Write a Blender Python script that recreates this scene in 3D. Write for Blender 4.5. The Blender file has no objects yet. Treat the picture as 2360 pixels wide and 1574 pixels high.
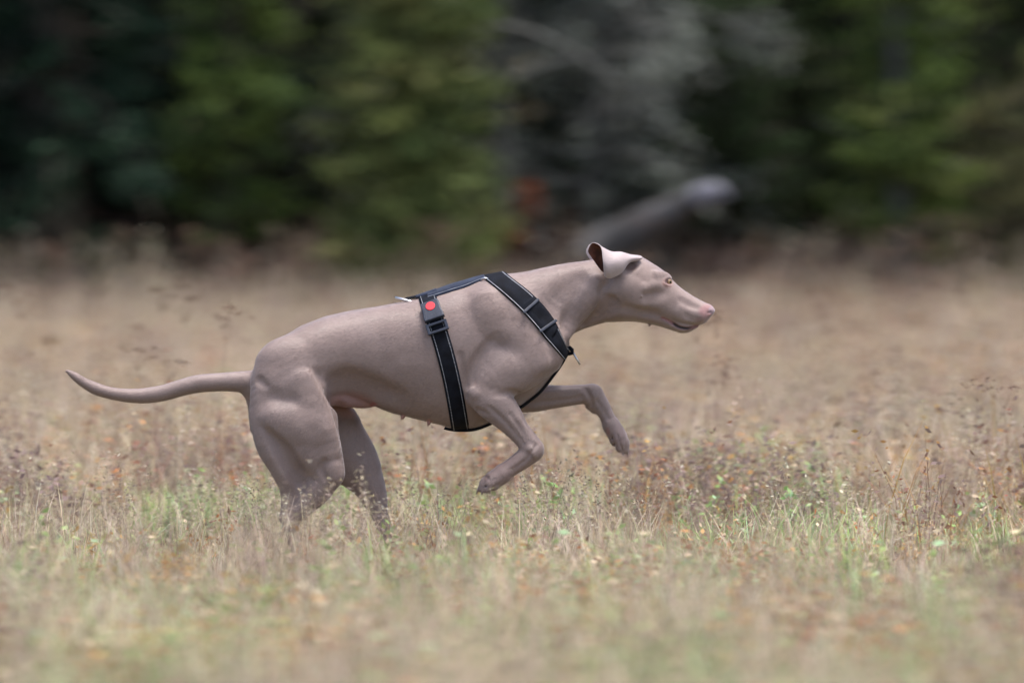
import bpy, bmesh, math, random
import numpy as np
from mathutils import Vector, Matrix

random.seed(7)
rng = np.random.default_rng(11)
SC = bpy.context.scene
COL = SC.collection

# ---------------------------------------------------------------- camera, sky, sun, exposure
# the dog runs along the X axis in the plane Y = 0; one photograph pixel is one millimetre there
CAM_D, CAM_H = 19.667, 1.2
cam_data = bpy.data.cameras.new('camera')
cam = bpy.data.objects.new('camera', cam_data)
COL.objects.link(cam)
cam.location = (0.0, -CAM_D, CAM_H)
cam.rotation_euler = (math.radians(90.0) - math.atan2(0.687, CAM_D), 0.0, 0.0)
cam_data.sensor_width = 36.0
cam_data.lens = 300.0
cam_data.clip_start = 0.1
cam_data.clip_end = 2000.0
cam_data.dof.use_dof = True
cam_data.dof.focus_distance = CAM_D - 0.06
cam_data.dof.aperture_fstop = 3.3
cam_data.dof.aperture_ratio = 0.52
SC.camera = cam

SUN_EL, SUN_AZ = math.radians(78.0), math.radians(115.0)
world = bpy.data.worlds.new('World')
SC.world = world
world.use_nodes = True
wn = world.node_tree
wn.nodes.clear()
w_out = wn.nodes.new('ShaderNodeOutputWorld')
w_bg = wn.nodes.new('ShaderNodeBackground')
w_sky = wn.nodes.new('ShaderNodeTexSky')
w_sky.sky_type = 'NISHITA'
w_sky.sun_disc = False
w_sky.sun_elevation = SUN_EL
w_sky.sun_rotation = SUN_AZ
w_sky.air_density = 1.0
w_sky.dust_density = 4.0
w_sky.ozone_density = 1.0
w_bg.inputs['Strength'].default_value = 0.1
wn.links.new(w_sky.outputs[0], w_bg.inputs['Color'])
wn.links.new(w_bg.outputs[0], w_out.inputs['Surface'])

sun_data = bpy.data.lights.new('sun', 'SUN')
sun_data.energy = 1.5
sun_data.angle = math.radians(24.0)
sun_data.color = (1.0, 0.965, 0.925)
sun = bpy.data.objects.new('sun', sun_data)
COL.objects.link(sun)
sd = Vector((math.sin(SUN_AZ) * math.cos(SUN_EL), math.cos(SUN_AZ) * math.cos(SUN_EL), math.sin(SUN_EL)))
sun.rotation_euler = sd.to_track_quat('Z', 'Y').to_euler()
sun.location = (0, 0, 20)

SC.view_settings.view_transform = 'Standard'
SC.view_settings.look = 'None'
SC.view_settings.exposure = 1.42
SC.view_settings.gamma = 1.0
SC.view_settings.use_curve_mapping = False
SC.cycles.use_denoising = True
SC.cycles.use_adaptive_sampling = False
SC.cycles.max_bounces = 6
SC.cycles.transparent_max_bounces = 4
SC.cycles.caustics_reflective = False
SC.cycles.caustics_refractive = False

# ---------------------------------------------------------------- helpers
def tag(o, label=None, cat=None, group=None, kind=None):
    if label: o['label'] = label
    if cat: o['category'] = cat
    if group: o['group'] = group
    if kind: o['kind'] = kind
    return o

def link_mesh(name, me, mats=(), parent=None):
    o = bpy.data.objects.new(name, me)
    for m in (mats if isinstance(mats, (list, tuple)) else (mats,)):
        me.materials.append(m)
    COL.objects.link(o)
    if parent is not None:
        o.parent = parent
    return o

def empty(name, loc=(0, 0, 0)):
    o = bpy.data.objects.new(name, None)
    o.location = loc
    o.empty_display_size = 0.1
    COL.objects.link(o)
    return o

def mesh_np(name, V, Q=None, T=None, smooth=True):
    """mesh from numpy arrays of verts, quads and triangles"""
    me = bpy.data.meshes.new(name)
    V = np.asarray(V, dtype=np.float32)
    nq = 0 if Q is None else len(Q)
    nt = 0 if T is None else len(T)
    loops = []
    if nq: loops.append(np.asarray(Q, dtype=np.int32).ravel())
    if nt: loops.append(np.asarray(T, dtype=np.int32).ravel())
    loops = np.concatenate(loops)
    me.vertices.add(len(V)); me.vertices.foreach_set('co', V.ravel())
    me.loops.add(len(loops)); me.loops.foreach_set('vertex_index', loops)
    me.polygons.add(nq + nt)
    st = np.concatenate([np.arange(nq) * 4, nq * 4 + np.arange(nt) * 3]).astype(np.int32)
    tot = np.concatenate([np.full(nq, 4), np.full(nt, 3)]).astype(np.int32)
    me.polygons.foreach_set('loop_start', st)
    me.polygons.foreach_set('loop_total', tot)
    me.polygons.foreach_set('use_smooth', np.full(nq + nt, smooth))
    me.update(calc_edges=True)
    return me

def set_color(me, C, name='col'):
    a = me.color_attributes.new(name, 'FLOAT_COLOR', 'POINT')
    C = np.asarray(C, dtype=np.float32)
    if C.shape[1] == 3:
        C = np.concatenate([C, np.ones((len(C), 1), np.float32)], 1)
    a.data.foreach_set('color', C.ravel())

def P(px, py, y=0.0):
    """photograph pixel at depth y (mm, negative is towards the camera) -> world metres"""
    return Vector(((px - 1180.0) / 1000.0, y / 1000.0, (1300.0 - py) / 1000.0))

def material(name, color=(0.5, 0.5, 0.5), rough=0.7, metallic=0.0, spec=0.5, sheen=0.0):
    m = bpy.data.materials.new(name)
    m.use_nodes = True
    b = m.node_tree.nodes['Principled BSDF']
    b.inputs['Base Color'].default_value = (*color, 1)
    b.inputs['Roughness'].default_value = rough
    b.inputs['Metallic'].default_value = metallic
    b.inputs['Specular IOR Level'].default_value = spec
    b.inputs['Sheen Weight'].default_value = sheen
    return m, m.node_tree, b

def noise_mix(nt, b, c1, c2, scale=5.0, detail=4.0, bump=0.0, bscale=None, coords='Object', lo=0.35, hi=0.65):
    tc = nt.nodes.new('ShaderNodeTexCoord')
    n = nt.nodes.new('ShaderNodeTexNoise')
    n.inputs['Scale'].default_value = scale
    n.inputs['Detail'].default_value = detail
    nt.links.new(tc.outputs[coords], n.inputs['Vector'])
    r = nt.nodes.new('ShaderNodeValToRGB')
    r.color_ramp.elements[0].position = lo
    r.color_ramp.elements[1].position = hi
    r.color_ramp.elements[0].color = (*c1, 1)
    r.color_ramp.elements[1].color = (*c2, 1)
    nt.links.new(n.outputs['Fac'], r.inputs['Fac'])
    nt.links.new(r.outputs['Color'], b.inputs['Base Color'])
    if bump:
        n2 = nt.nodes.new('ShaderNodeTexNoise')
        n2.inputs['Scale'].default_value = bscale or scale * 4
        n2.inputs['Detail'].default_value = 3
        nt.links.new(tc.outputs[coords], n2.inputs['Vector'])
        bp = nt.nodes.new('ShaderNodeBump')
        bp.inputs['Strength'].default_value = bump
        bp.inputs['Distance'].default_value = 0.01
        nt.links.new(n2.outputs['Fac'], bp.inputs['Height'])
        nt.links.new(bp.outputs['Normal'], b.inputs['Normal'])
    return r

# ================================================================ THE DOG
# modelled as a signed field in photograph millimetres: x right, z down, y depth
class Field:
    def __init__(s, lo, hi, h):
        s.h = h
        s.ax = [np.arange(lo[i], hi[i] + h, h, dtype=np.float32) for i in range(3)]   # x, y, z(down)
        s.F = np.full([len(a) for a in s.ax], 60.0, np.float32)
    def box(s, lo, hi):
        sl = []
        for i in range(3):
            a = max(0, int((lo[i] - s.ax[i][0]) / s.h)); b = min(len(s.ax[i]), int((hi[i] - s.ax[i][0]) / s.h) + 2)
            sl.append(slice(a, max(a, b)))
        X = s.ax[0][sl[0]][:, None, None]; Y = s.ax[1][sl[1]][None, :, None]; Z = s.ax[2][sl[2]][None, None, :]
        return tuple(sl), X, Y, Z
    def add(s, sl, d, k):
        a = s.F[sl]
        if k <= 0: s.F[sl] = np.minimum(a, d); return
        t = np.clip(0.5 + 0.5 * (d - a) / k, 0, 1)
        s.F[sl] = d * (1 - t) + a * t - k * t * (1 - t)
    def cut(s, sl, d, k):
        a = s.F[sl]; d = -d
        t = np.clip(0.5 - 0.5 * (d - a) / k, 0, 1)
        s.F[sl] = d * (1 - t) + a * t + k * t * (1 - t)
    def sample(s, x, y, z):
        f = [(np.asarray(c, np.float32) - s.ax[i][0]) / s.h for i, c in enumerate((x, y, z))]
        i0 = [np.clip(np.floor(v).astype(int), 0, len(s.ax[i]) - 2) for i, v in enumerate(f)]
        t = [np.clip(v - i, 0, 1) for v, i in zip(f, i0)]
        out = 0
        for a in (0, 1):
            for b in (0, 1):
                for c in (0, 1):
                    w = (t[0] if a else 1 - t[0]) * (t[1] if b else 1 - t[1]) * (t[2] if c else 1 - t[2])
                    out = out + w * s.F[i0[0] + a, i0[1] + b, i0[2] + c]
        return out

def catmull(pts, n):
    p = np.asarray(pts, dtype=np.float64)
    q = np.vstack([2 * p[0] - p[1], p, 2 * p[-1] - p[-2]])
    out = []
    for i in range(1, len(q) - 2):
        for t in np.arange(n) / n:
            a, b, c, d = q[i - 1], q[i], q[i + 1], q[i + 2]
            out.append(0.5 * (2 * b + (c - a) * t + (2 * a - 5 * b + 4 * c - d) * t * t + (3 * b - a - 3 * c + d) * t ** 3))
    out.append(p[-1])
    return np.array(out)

def chain_field(fl, pts, n=4, margin=34, closed=False):
    """pts: (x, z, y, r, s) with s the depth to height ratio of the section"""
    c = catmull(pts, n) if len(pts) > 2 else np.array(pts, float)
    R = c[:, 3].max() + margin
    lo = (c[:, 0].min() - R, c[:, 2].min() - R, c[:, 1].min() - R)
    hi = (c[:, 0].max() + R, c[:, 2].max() + R, c[:, 1].max() + R)
    sl, X, Y, Z = fl.box(lo, hi)
    d = np.full([a.stop - a.start for a in sl], 60.0, np.float32)
    for a, b in zip(c[:-1], c[1:]):
        r = max(a[3], b[3]) + margin
        s2, x, y, z = fl.box((min(a[0], b[0]) - r, min(a[2], b[2]) - r, min(a[1], b[1]) - r),
                             (max(a[0], b[0]) + r, max(a[2], b[2]) + r, max(a[1], b[1]) + r))
        loc = tuple(slice(q.start - p.start, q.stop - p.start) for p, q in zip(sl, s2))
        v = np.array([b[0] - a[0], b[1] - a[1], b[2] - a[2]])
        L = float(v @ v) + 1e-6
        t = np.clip(((x - a[0]) * v[0] + (z - a[1]) * v[1] + (y - a[2]) * v[2]) / L, 0, 1)
        dx = x - a[0] - t * v[0]; dz = z - a[1] - t * v[1]; dy = y - a[2] - t * v[2]
        rr = a[3] + t * (b[3] - a[3]); ss = a[4] + t * (b[4] - a[4])
        q = dx * dx + dz * dz
        m = q + (dy / ss) ** 2
        g = np.sqrt((q + dy * dy / ss ** 4 + 1e-4) / (m + 1e-4))
        e = ((np.sqrt(m) - rr) / g).astype(np.float32)
        d[loc] = np.minimum(d[loc], e)
    return sl, d

def slice_field(fl, st, p=2.0, egg=0.0, margin=34):
    """st: rows of x, top, bottom, halfwidth[, y centre]; section is a superellipse"""
    st = np.asarray(st, float)
    lo = (st[:, 0].min() - 44, -st[:, 3].max() - margin, st[:, 1].min() - margin)
    hi = (st[:, 0].max() + 44, st[:, 3].max() + margin, st[:, 2].max() + margin)
    sl, X, Y, Z = fl.box(lo, hi)
    x = X[:, 0, 0]
    def smooth(col):
        xs = np.linspace(st[0, 0], st[-1, 0], 600)
        # monotone-ish cubic through the stations
        v = np.interp(xs, st[:, 0], st[:, col])
        kk = np.hanning(25); kk /= kk.sum()
        vp = np.concatenate([2 * v[0] - v[12:0:-1], v, 2 * v[-1] - v[-2:-14:-1]])
        v = np.convolve(vp, kk, 'valid')
        return np.interp(x, xs, v)
    T, B, W = smooth(1), smooth(2), smooth(3)
    C = ((T + B) / 2)[:, None, None]; H = np.maximum((B - T) / 2, 0.5)[:, None, None]; W = np.maximum(W, 0.5)[:, None, None]
    u = (Z - C) / H
    we = W * (1 - egg * np.clip(u, -1.3, 1.3))
    g = (np.abs(Y / we) ** p + np.abs(u) ** p) ** (1.0 / p) - 1
    out = np.clip(np.maximum(st[0, 0] - X, X - st[-1, 0]), 0, None)
    g = g.astype(np.float32)
    gx, gy, gz = np.gradient(g, fl.h)
    gn = np.sqrt(gx * gx + gy * gy + gz * gz) + 1e-4
    d = g / gn
    d = np.clip(d, -60, 60)
    d = np.where(out > 0, np.maximum(d, 0) + out, d)
    near_end = np.clip(np.maximum(X - (st[-1, 0] - 26), (st[0, 0] + 16) - X), 0, None)
    d = np.where(d > 0, d * (1 + (near_end / 8) ** 2), d)
    return sl, d.astype(np.float32)

def surface_nets(fl):
    F = fl.F; ax = fl.ax; h = fl.h
    S = F < 0
    n = F.shape
    c = S[:-1, :-1, :-1].astype(np.int8)
    tot = np.zeros([k - 1 for k in n], np.int8)
    for a in (0, 1):
        for b in (0, 1):
            for d in (0, 1):
                tot += S[a:n[0] - 1 + a, b:n[1] - 1 + b, d:n[2] - 1 + d]
    act = (tot > 0) & (tot < 8)
    I = np.argwhere(act)
    idx = np.full(act.shape, -1, np.int32)
    idx[act] = np.arange(len(I))
    corner = {}
    for a in (0, 1):
        for b in (0, 1):
            for d in (0, 1):
                corner[(a, b, d)] = F[I[:, 0] + a, I[:, 1] + b, I[:, 2] + d]
    pos = np.zeros((len(I), 3)); cnt = np.zeros(len(I))
    ks = list(corner)
    for p0 in ks:
        for axs in range(3):
            if p0[axs] == 1: continue
            p1 = list(p0); p1[axs] = 1; p1 = tuple(p1)
            f0, f1 = corner[p0], corner[p1]
            m = (f0 < 0) != (f1 < 0)
            t = np.where(m, f0 / np.where(m, f0 - f1, 1), 0)
            for k in range(3):
                pos[:, k] += np.where(m, p0[k] + (t if k == axs else 0), 0)
            cnt += m
    pos /= cnt[:, None]
    V = np.stack([ax[k][0] + (I[:, k] + pos[:, k]) * h for k in range(3)], 1)
    Q = []
    for axs in range(3):
        o1, o2 = (axs + 1) % 3, (axs + 2) % 3
        s0 = [slice(None)] * 3; s1 = [slice(None)] * 3
        s0[axs] = slice(0, n[axs] - 1); s1[axs] = slice(1, n[axs])
        A, Bq = S[tuple(s0)], S[tuple(s1)]
        E = np.argwhere(A != Bq)
        E = E[(E[:, o1] > 0) & (E[:, o2] > 0) & (E[:, o1] < n[o1] - 1) & (E[:, o2] < n[o2] - 1)]
        inside = A[E[:, 0], E[:, 1], E[:, 2]]
        def cell(da, db):
            q = E.copy(); q[:, o1] -= da; q[:, o2] -= db
            return idx[q[:, 0], q[:, 1], q[:, 2]]
        quad = np.stack([cell(1, 1), cell(0, 1), cell(0, 0), cell(1, 0)], 1)
        quad[~inside] = quad[~inside][:, ::-1]
        Q.append(quad)
    Q = np.concatenate(Q)
    Q = Q[(Q >= 0).all(1)]
    return V, Q

def vsmooth(V, Q, it, lam=0.5):
    A = np.concatenate([Q[:, [0, 1]], Q[:, [1, 2]], Q[:, [2, 3]], Q[:, [3, 0]]])
    deg = np.bincount(A[:, 0], minlength=len(V)) + np.bincount(A[:, 1], minlength=len(V))
    for _ in range(it):
        S = np.stack([np.bincount(A[:, 0], V[A[:, 1], k], len(V)) + np.bincount(A[:, 1], V[A[:, 0], k], len(V)) for k in range(3)], 1)
        V = V + lam * (S / np.maximum(deg, 1)[:, None] - V)
    return V

fl = Field((135, -150, 545), (1662, 150, 1325), 2.1)
def chain(pts, k, n=4, field=None):
    f = field or fl
    sl, d = chain_field(f, pts, n, margin=max(30, k + 6)); f.add(sl, d, k)
def carve(pts, k, n=4):
    sl, d = chain_field(fl, pts, n, margin=max(30, k + 6)); fl.cut(sl, d, k)
def surf_y(x, z, side=-1):
    """depth of the surface seen from that side at pixel (x, z)"""
    ys = np.arange(149, -149, -1.0) * side
    v = fl.sample(np.full(len(ys), x), ys, np.full(len(ys), z))
    i = np.argmax(v < 0)
    return float(ys[i]) if v[i] < 0 else float('nan')
def on_skin(pts, depth, side=-1):
    """(x, z, r, s) rows -> chain rows whose centres lie 'depth' mm outside the skin (negative = inside)"""
    out = []
    for (x, z, r, s) in pts:
        y = surf_y(x, z, side)
        if y != y: y = side * 40.0
        out.append((x, z, y + side * depth, r, s))
    return out
def relief(pts, depth, k, n=3, cutit=False, sides=(-1,)):
    for sd_ in sides:
        q = on_skin(pts, depth, sd_)
        (carve if cutit else chain)(q, k, n)

# --- trunk
trunk = [(578, 868, 915, 12), (590, 846, 950, 36), (604, 824, 965, 52), (624, 802, 970, 66), (651, 777, 965, 76), (692, 751, 950, 82),
         (740, 732, 925, 80), (796, 719, 915, 76), (840, 711, 925, 76), (880, 704, 944, 79), (907, 699, 954, 84), (960, 688, 966, 92),
         (1008, 671, 978, 98), (1046, 657, 988, 101), (1090, 647, 988, 100), (1121, 641, 978, 97), (1160, 638, 957, 92),
         (1200, 660, 934, 84), (1240, 690, 903, 74), (1265, 715, 872, 64), (1290, 742, 836, 48), (1304, 765, 815, 30), (1312, 785, 800, 10)]
sl, d = slice_field(fl, trunk, 2.15, 0.10); fl.add(sl, d, 0)
# --- neck
chain([(1150, 745, 0, 98, .78), (1205, 728, 0, 98, .72), (1262, 704, 0, 87, .68), (1306, 688, 0, 80, .66), (1350, 677, 0, 76, .68), (1392, 668, 0, 72, .72), (1425, 655, 0, 62, .8)], 34)
# --- skull and muzzle: upper part, then jaw
head_up = [(1392, 622, 700, 40), (1410, 600, 715, 54), (1428, 589, 722, 60), (1450, 586, 727, 62), (1473, 588, 730, 61), (1494, 600, 733, 57),
           (1518, 615, 737, 50), (1535, 628, 742, 43), (1548, 643, 747, 37), (1560, 656, 750, 34), (1576, 668, 753, 32), (1594, 680, 753, 30),
           (1612, 690, 749, 28), (1626, 697, 743, 25), (1637, 703, 733, 20), (1645, 709, 724, 13), (1648, 713, 719, 5)]
sl, d = slice_field(fl, head_up, 2.25, 0.0); fl.add(sl, d, 16)
jaw = [(1400, 690, 742, 36), (1441, 692, 741, 44), (1466, 698, 742, 42), (1485, 706, 745, 38), (1501, 712, 748, 34), (1518, 718, 752, 30), (1535, 726, 757, 27),
       (1553, 738, 763, 25), (1570, 742, 768, 24), (1585, 744, 767, 22), (1597, 746, 762, 18), (1606, 749, 756, 10), (1610, 751, 754, 4)]
sl, d = slice_field(fl, jaw, 2.2, 0.12); fl.add(sl, d, 7)
strap_base = None
# --- fore limbs: shoulder blade and upper arm lie on the trunk
for sgn in (-1, 1):
    chain([(1140, 706, sgn * 52, 40, .60), (1200, 750, sgn * 60, 46, .62), (1250, 800, sgn * 54, 50, .66)], 44)
strap_field = fl.F.copy()
# near fore limb
chain([(1252, 812, -58, 46, .7), (1205, 838, -74, 56, .62), (1160, 862, -82, 54, .6), (1118, 896, -84, 38, .66)], 15)
chain([(1140, 842, -76, 44, .55), (1112, 880, -82, 34, .6)], 12)
chain([(1107, 908, -86, 33, .72), (1140, 926, -88, 42, .66), (1168, 955, -88, 35, .68), (1192, 986, -87, 27, .78), (1214, 1012, -86, 25, .85), (1226, 1032, -86, 27, .85)], 8)
chain([(1227, 1033, -86, 26, .85), (1208, 1052, -86, 23, .9), (1180, 1072, -86, 20, .95), (1160, 1086, -86, 21, 1.0)], 5)
# far fore limb, stretched forward
chain([(1258, 815, 56, 46, .7), (1225, 860, 68, 48, .62), (1188, 908, 76, 38, .66)], 12)
chain([(1180, 920, 78, 34, .7), (1225, 921, 80, 33, .7), (1275, 918, 82, 27, .75), (1322, 914, 84, 24, .82), (1350, 912, 84, 23, .85), (1366, 914, 84, 26, .85)], 6)
chain([(1364, 915, 84, 25, .85), (1382, 934, 84, 21, .88), (1397, 957, 84, 17, .95), (1408, 980, 84, 18, 1.0)], 5)
chain([(1362, 938, 86, 12, .9), (1371, 949, 86, 8, .9)], 5)
chain([(1392, 972, 80, 6, .8), (1399, 985, 80, 5, .8)], 3)

def paw(base, tip, y, width, r, k=4, claws=True):
    """toes fan out from the base towards the tip; five digits' worth of pads and claws"""
    bx, bz = base; tx, tz = tip
    dx, dz = tx - bx, tz - bz
    L = math.hypot(dx, dz); ux, uz = dx / L, dz / L
    nx, nz = -uz, ux
    if nz < 0: nx, nz = -nx, -nz                       # pad side: downwards
    chain([(bx, bz, y, r, 1.05), (bx + dx * .5, bz + dz * .5, y, r * 1.02, 1.2)], k)
    chain([(bx + dx * .3 - 0, bz + dz * .3, y, r * .8, 1.0), (bx + dx * .55 + nx * r * .55, bz + dz * .55 + nz * r * .55, y, r * .5, 1.5)], 4)
    for i, off in enumerate((-1.0, -.36, .36, 1.0)):
        yy = y + off * width
        lift = -.20 if abs(off) < .5 else .16
        ln = L if abs(off) < .5 else L * .84
        tr = r * .60
        chain([(bx + dx * .4, bz + dz * .4, y + off * width * .6, tr, 1),
               (bx + ux * ln * .74 + nx * r * (lift - .12), bz + uz * ln * .74 + nz * r * (lift - .12), yy, tr, .95),
               (bx + ux * ln + nx * r * (lift + .22), bz + uz * ln + nz * r * (lift + .22), yy, tr * .78, .9)], 1.0, n=3)
        if claws:
            chain([(bx + ux * (ln + 5) + nx * r * lift, bz + uz * (ln + 5) + nz * r * lift, yy, 3.8, .8), (bx + ux * (ln + 17) + nx * (r * lift + 6), bz + uz * (ln + 17) + nz * (r * lift + 6), yy, 1.8, .8)], 1.0)
paw((1158, 1088), (1112, 1120), -86, 13, 21)
paw((1410, 984), (1442, 1040), 84, 13, 21)
# carpal pad / dew claw on the near fore limb
relief([(1121, 1092, 5, .8), (1127, 1100, 4, .8)], 3, 3, cutit=True)

# --- hind limbs
def hind(sgn, front, rear, shin, meta, pw):
    chain(front, 22); chain(rear, 20); chain(shin, 10); chain(meta, 6)
    paw(*pw)
hind(-1, [(662, 850, -40, 74, .56), (690, 925, -58, 84, .54), (712, 1000, -70, 70, .56), (742, 1052, -74, 50, .62), (760, 1086, -74, 35, .72)],
     [(634, 890, -40, 56, .62), (638, 950, -56, 62, .56), (645, 1010, -66, 57, .56), (656, 1062, -70, 40, .6), (662, 1110, -70, 22, .6), (660, 1150, -68, 12, .6), (656, 1186, -68, 9, .8)],
     [(758, 1088, -74, 34, .72), (735, 1125, -72, 32, .72), (706, 1160, -70, 24, .78), (680, 1190, -68, 18, .85), (668, 1206, -68, 17, .85)],
     [(655, 1190, -68, 12, .8), (670, 1208, -68, 17, .8), (678, 1245, -68, 14, .85), (686, 1276, -68, 15, .9)],
     ((690, 1278), (738, 1290), -68, 13, 17))
hind(1, [(680, 860, 40, 74, .56), (728, 935, 58, 78, .54), (782, 1008, 70, 58, .56), (822, 1052, 72, 44, .64), (838, 1078, 72, 36, .72)],
     [(650, 900, 40, 60, .6), (684, 965, 58, 64, .56), (735, 1025, 68, 56, .56), (790, 1075, 70, 42, .6), (830, 1120, 70, 26, .6), (856, 1165, 68, 12, .7)],
     [(836, 1078, 72, 36, .72), (850, 1112, 70, 34, .72), (866, 1150, 68, 25, .8), (874, 1185, 66, 18, .85), (878, 1200, 66, 17, .85)],
     [(862, 1184, 66, 12, .8), (878, 1203, 66, 17, .8), (893, 1240, 66, 14, .85), (905, 1272, 66, 15, .9)],
     ((908, 1276), (955, 1290), 66, 13, 17))

for sg_, ox, oz in ((-1, 0, 0), (1, 160, -4)):
    chain([(700 + ox * .85, 1085 + oz, sg_ * 68, 36, .42), (688 + ox * .95, 1125 + oz, sg_ * 67, 24, .42), (672 + ox * 1.1, 1165 + oz, sg_ * 66, 14, .45)], 9)
# --- tail
chain([(604, 888, 0, 38, .8), (578, 883, 0, 29, .9), (550, 880, 0, 23.5, 1), (500, 881, 0, 21, 1), (455, 885, 0, 20.5, 1), (413, 895, 0, 19.5, 1), (370, 907, 0, 18.5, 1), (322, 913, 0, 17, 1),
       (268, 909, 0, 15, 1), (222, 897, 0, 13.5, 1), (190, 880, 0, 11.5, 1), (170, 866, 0, 9, 1), (155, 856, 0, 4, 1)], 14)
# scrotum / under tail, sheath and teats
chain([(586, 905, 0, 24, .7), (596, 945, 0, 24, .7), (592, 985, 0, 18, .7)], 14)
chain([(852, 932, -4, 7, .8), (836, 929, -6, 11, .9), (812, 924, -10, 15, .9), (788, 922, -16, 16, .9), (768, 925, -26, 14, .8)], 11)
chain([(990, 968, -22, 5.5, 1), (988, 976, -24, 3.6, 1)], 4)
chain([(930, 956, -22, 4.5, 1), (928, 962, -24, 3, 1)], 4)

# --- relief: muscles, hollows, creases
# flank hollow in front of the thigh, crease above the stifle fold
relief([(738, 862, 16, .9), (760, 900, 16, .9), (782, 938, 14, .9)], 12, 14, cutit=True, sides=(-1, 1))
relief([(800, 895, 40, .6), (862, 912, 36, .6), (905, 925, 24, .6)], 22, 30, cutit=True, sides=(-1, 1))
# hollow in the thigh between the two muscle groups, behind the tail root
relief([(622, 985, 12, .8), (638, 1014, 19, .8), (660, 1048, 21, .8), (680, 1082, 18, .8), (692, 1108, 12, .8)], 4.5, 13, cutit=True)
relief([(752, 1058, 9, .8), (744, 1076, 10, .8), (752, 1096, 8, .8)], 3.5, 8, cutit=True)
relief([(618, 908, 18, .7), (642, 918, 22, .7), (672, 914, 18, .7)], 13.5, 18, cutit=True)
relief([(596, 872, 10, .8), (612, 884, 10, .8)], 7, 8, cutit=True)
relief([(612, 935, 12, .7), (606, 975, 10, .7)], 9, 10, cutit=True)
# quadriceps and hamstring swell
relief([(640, 958, 30, .5), (680, 972, 34, .5), (730, 985, 26, .5)], -9, 20)
relief([(700, 880, 26, .4), (728, 930, 26, .4), (752, 985, 24, .45), (762, 1030, 20, .5)], -8, 16)
relief([(768, 1072, 16, .7), (770, 1090, 14, .7)], -9, 9)
# crease behind the upper arm and along the triceps
relief([(1146, 768, 7, .8), (1116, 802, 9, .8), (1094, 838, 11, .8), (1084, 872, 12, .8)], 6, 12, cutit=True)
relief([(1062, 815, 7, .8), (1068, 850, 8, .8), (1074, 885, 8, .8)], 5.5, 8, cutit=True)
relief([(1098, 905, 13, .8), (1092, 900, 12, .8)], -7, 6)
relief([(1104, 944, 9, .8), (1118, 950, 7, .8)], 6, 7, cutit=True)
relief([(1196, 905, 8, .8), (1175, 900, 7, .8), (1150, 905, 5, .8)], 6, 8, cutit=True)
relief([(1180, 770, 22, .4), (1222, 800, 26, .4), (1240, 832, 22, .4)], -7, 16)
# scapula spine
relief([(1118, 690, 18, .4), (1132, 720, 22, .4), (1142, 752, 16, .4)], -8, 20)
# forearm tendons
relief([(1178, 950, 5, .8), (1200, 985, 4, .8), (1215, 1010, 3.5, .8)], 3.2, 5, cutit=True)
relief([(1222, 1030, 7, .8), (1232, 1042, 6, .8)], -3, 5)
relief([(1128, 934, 4, .8), (1160, 962, 5, .8), (1192, 998, 4.5, .8), (1206, 1016, 4, .8)], 2.4, 6, cutit=True)
relief([(1196, 960, 3, .8), (1214, 990, 3.5, .8), (1230, 1012, 3, .8)], -1.4, 5)
relief([(1222, 1042, 3, .8), (1205, 1060, 3.5, .8), (1180, 1078, 3, .8)], 1.6, 5, cutit=True)
relief([(1236, 1020, 4, .8), (1226, 1034, 4, .8), (1212, 1040, 3, .8)], 2.2, 4, cutit=True)
relief([(1215, 932, 4, .8), (1262, 928, 5, .8), (1310, 924, 4.5, .8), (1340, 918, 4, .8)], 2.4, 6, cutit=True)
relief([(1236, 908, 4, .8), (1290, 905, 4, .8), (1335, 902, 4, .8)], -1.6, 6)
relief([(1352, 900, 5, .8), (1362, 922, 6, .8), (1366, 938, 5, .8)], 2.6, 5, cutit=True)
relief([(1378, 926, 3.5, .8), (1394, 952, 4, .8), (1404, 968, 3, .8)], 1.8, 5, cutit=True)
for pts_ in ([(1140, 1098), (1122, 1114), (1106, 1128)], [(1150, 1110), (1134, 1122), (1120, 1136)], [(1424, 1004), (1430, 1026), (1438, 1046)], [(1412, 1008), (1418, 1028), (1426, 1046)]):
    relief([(a_, b_, 2.6, 1) for a_, b_ in pts_], .6, 2.2, cutit=True)
# neck: jugular groove, throat muscle, nape
relief([(1400, 700, 14, .7), (1384, 728, 15, .7), (1352, 750, 12, .7)], 8.5, 14, cutit=True, sides=(-1, 1))
relief([(1334, 690, 16, .7), (1318, 722, 17, .7), (1304, 748, 12, .7)], 10.5, 16, cutit=True, sides=(-1, 1))
relief([(1392, 655, 6, .8), (1382, 668, 8, .8), (1386, 680, 6, .8)], 2.4, 6, cutit=True)
relief([(1402, 640, 8, .8), (1386, 664, 9, .8), (1386, 690, 8, .8), (1370, 722, 9, .8), (1346, 748, 9, .8)], 6, 9, cutit=True, sides=(-1, 1))
relief([(1372, 650, 16, .5), (1352, 690, 20, .5), (1322, 735, 20, .5), (1300, 770, 16, .5)], -5, 12, sides=(-1, 1))
relief([(1330, 640, 14, .5), (1290, 680, 20, .5), (1262, 715, 16, .5)], 8, 22, cutit=True)
relief([(1408, 700, 18, .5), (1398, 728, 10, .5)], 11, 12, cutit=True, sides=(-1, 1))
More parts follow.
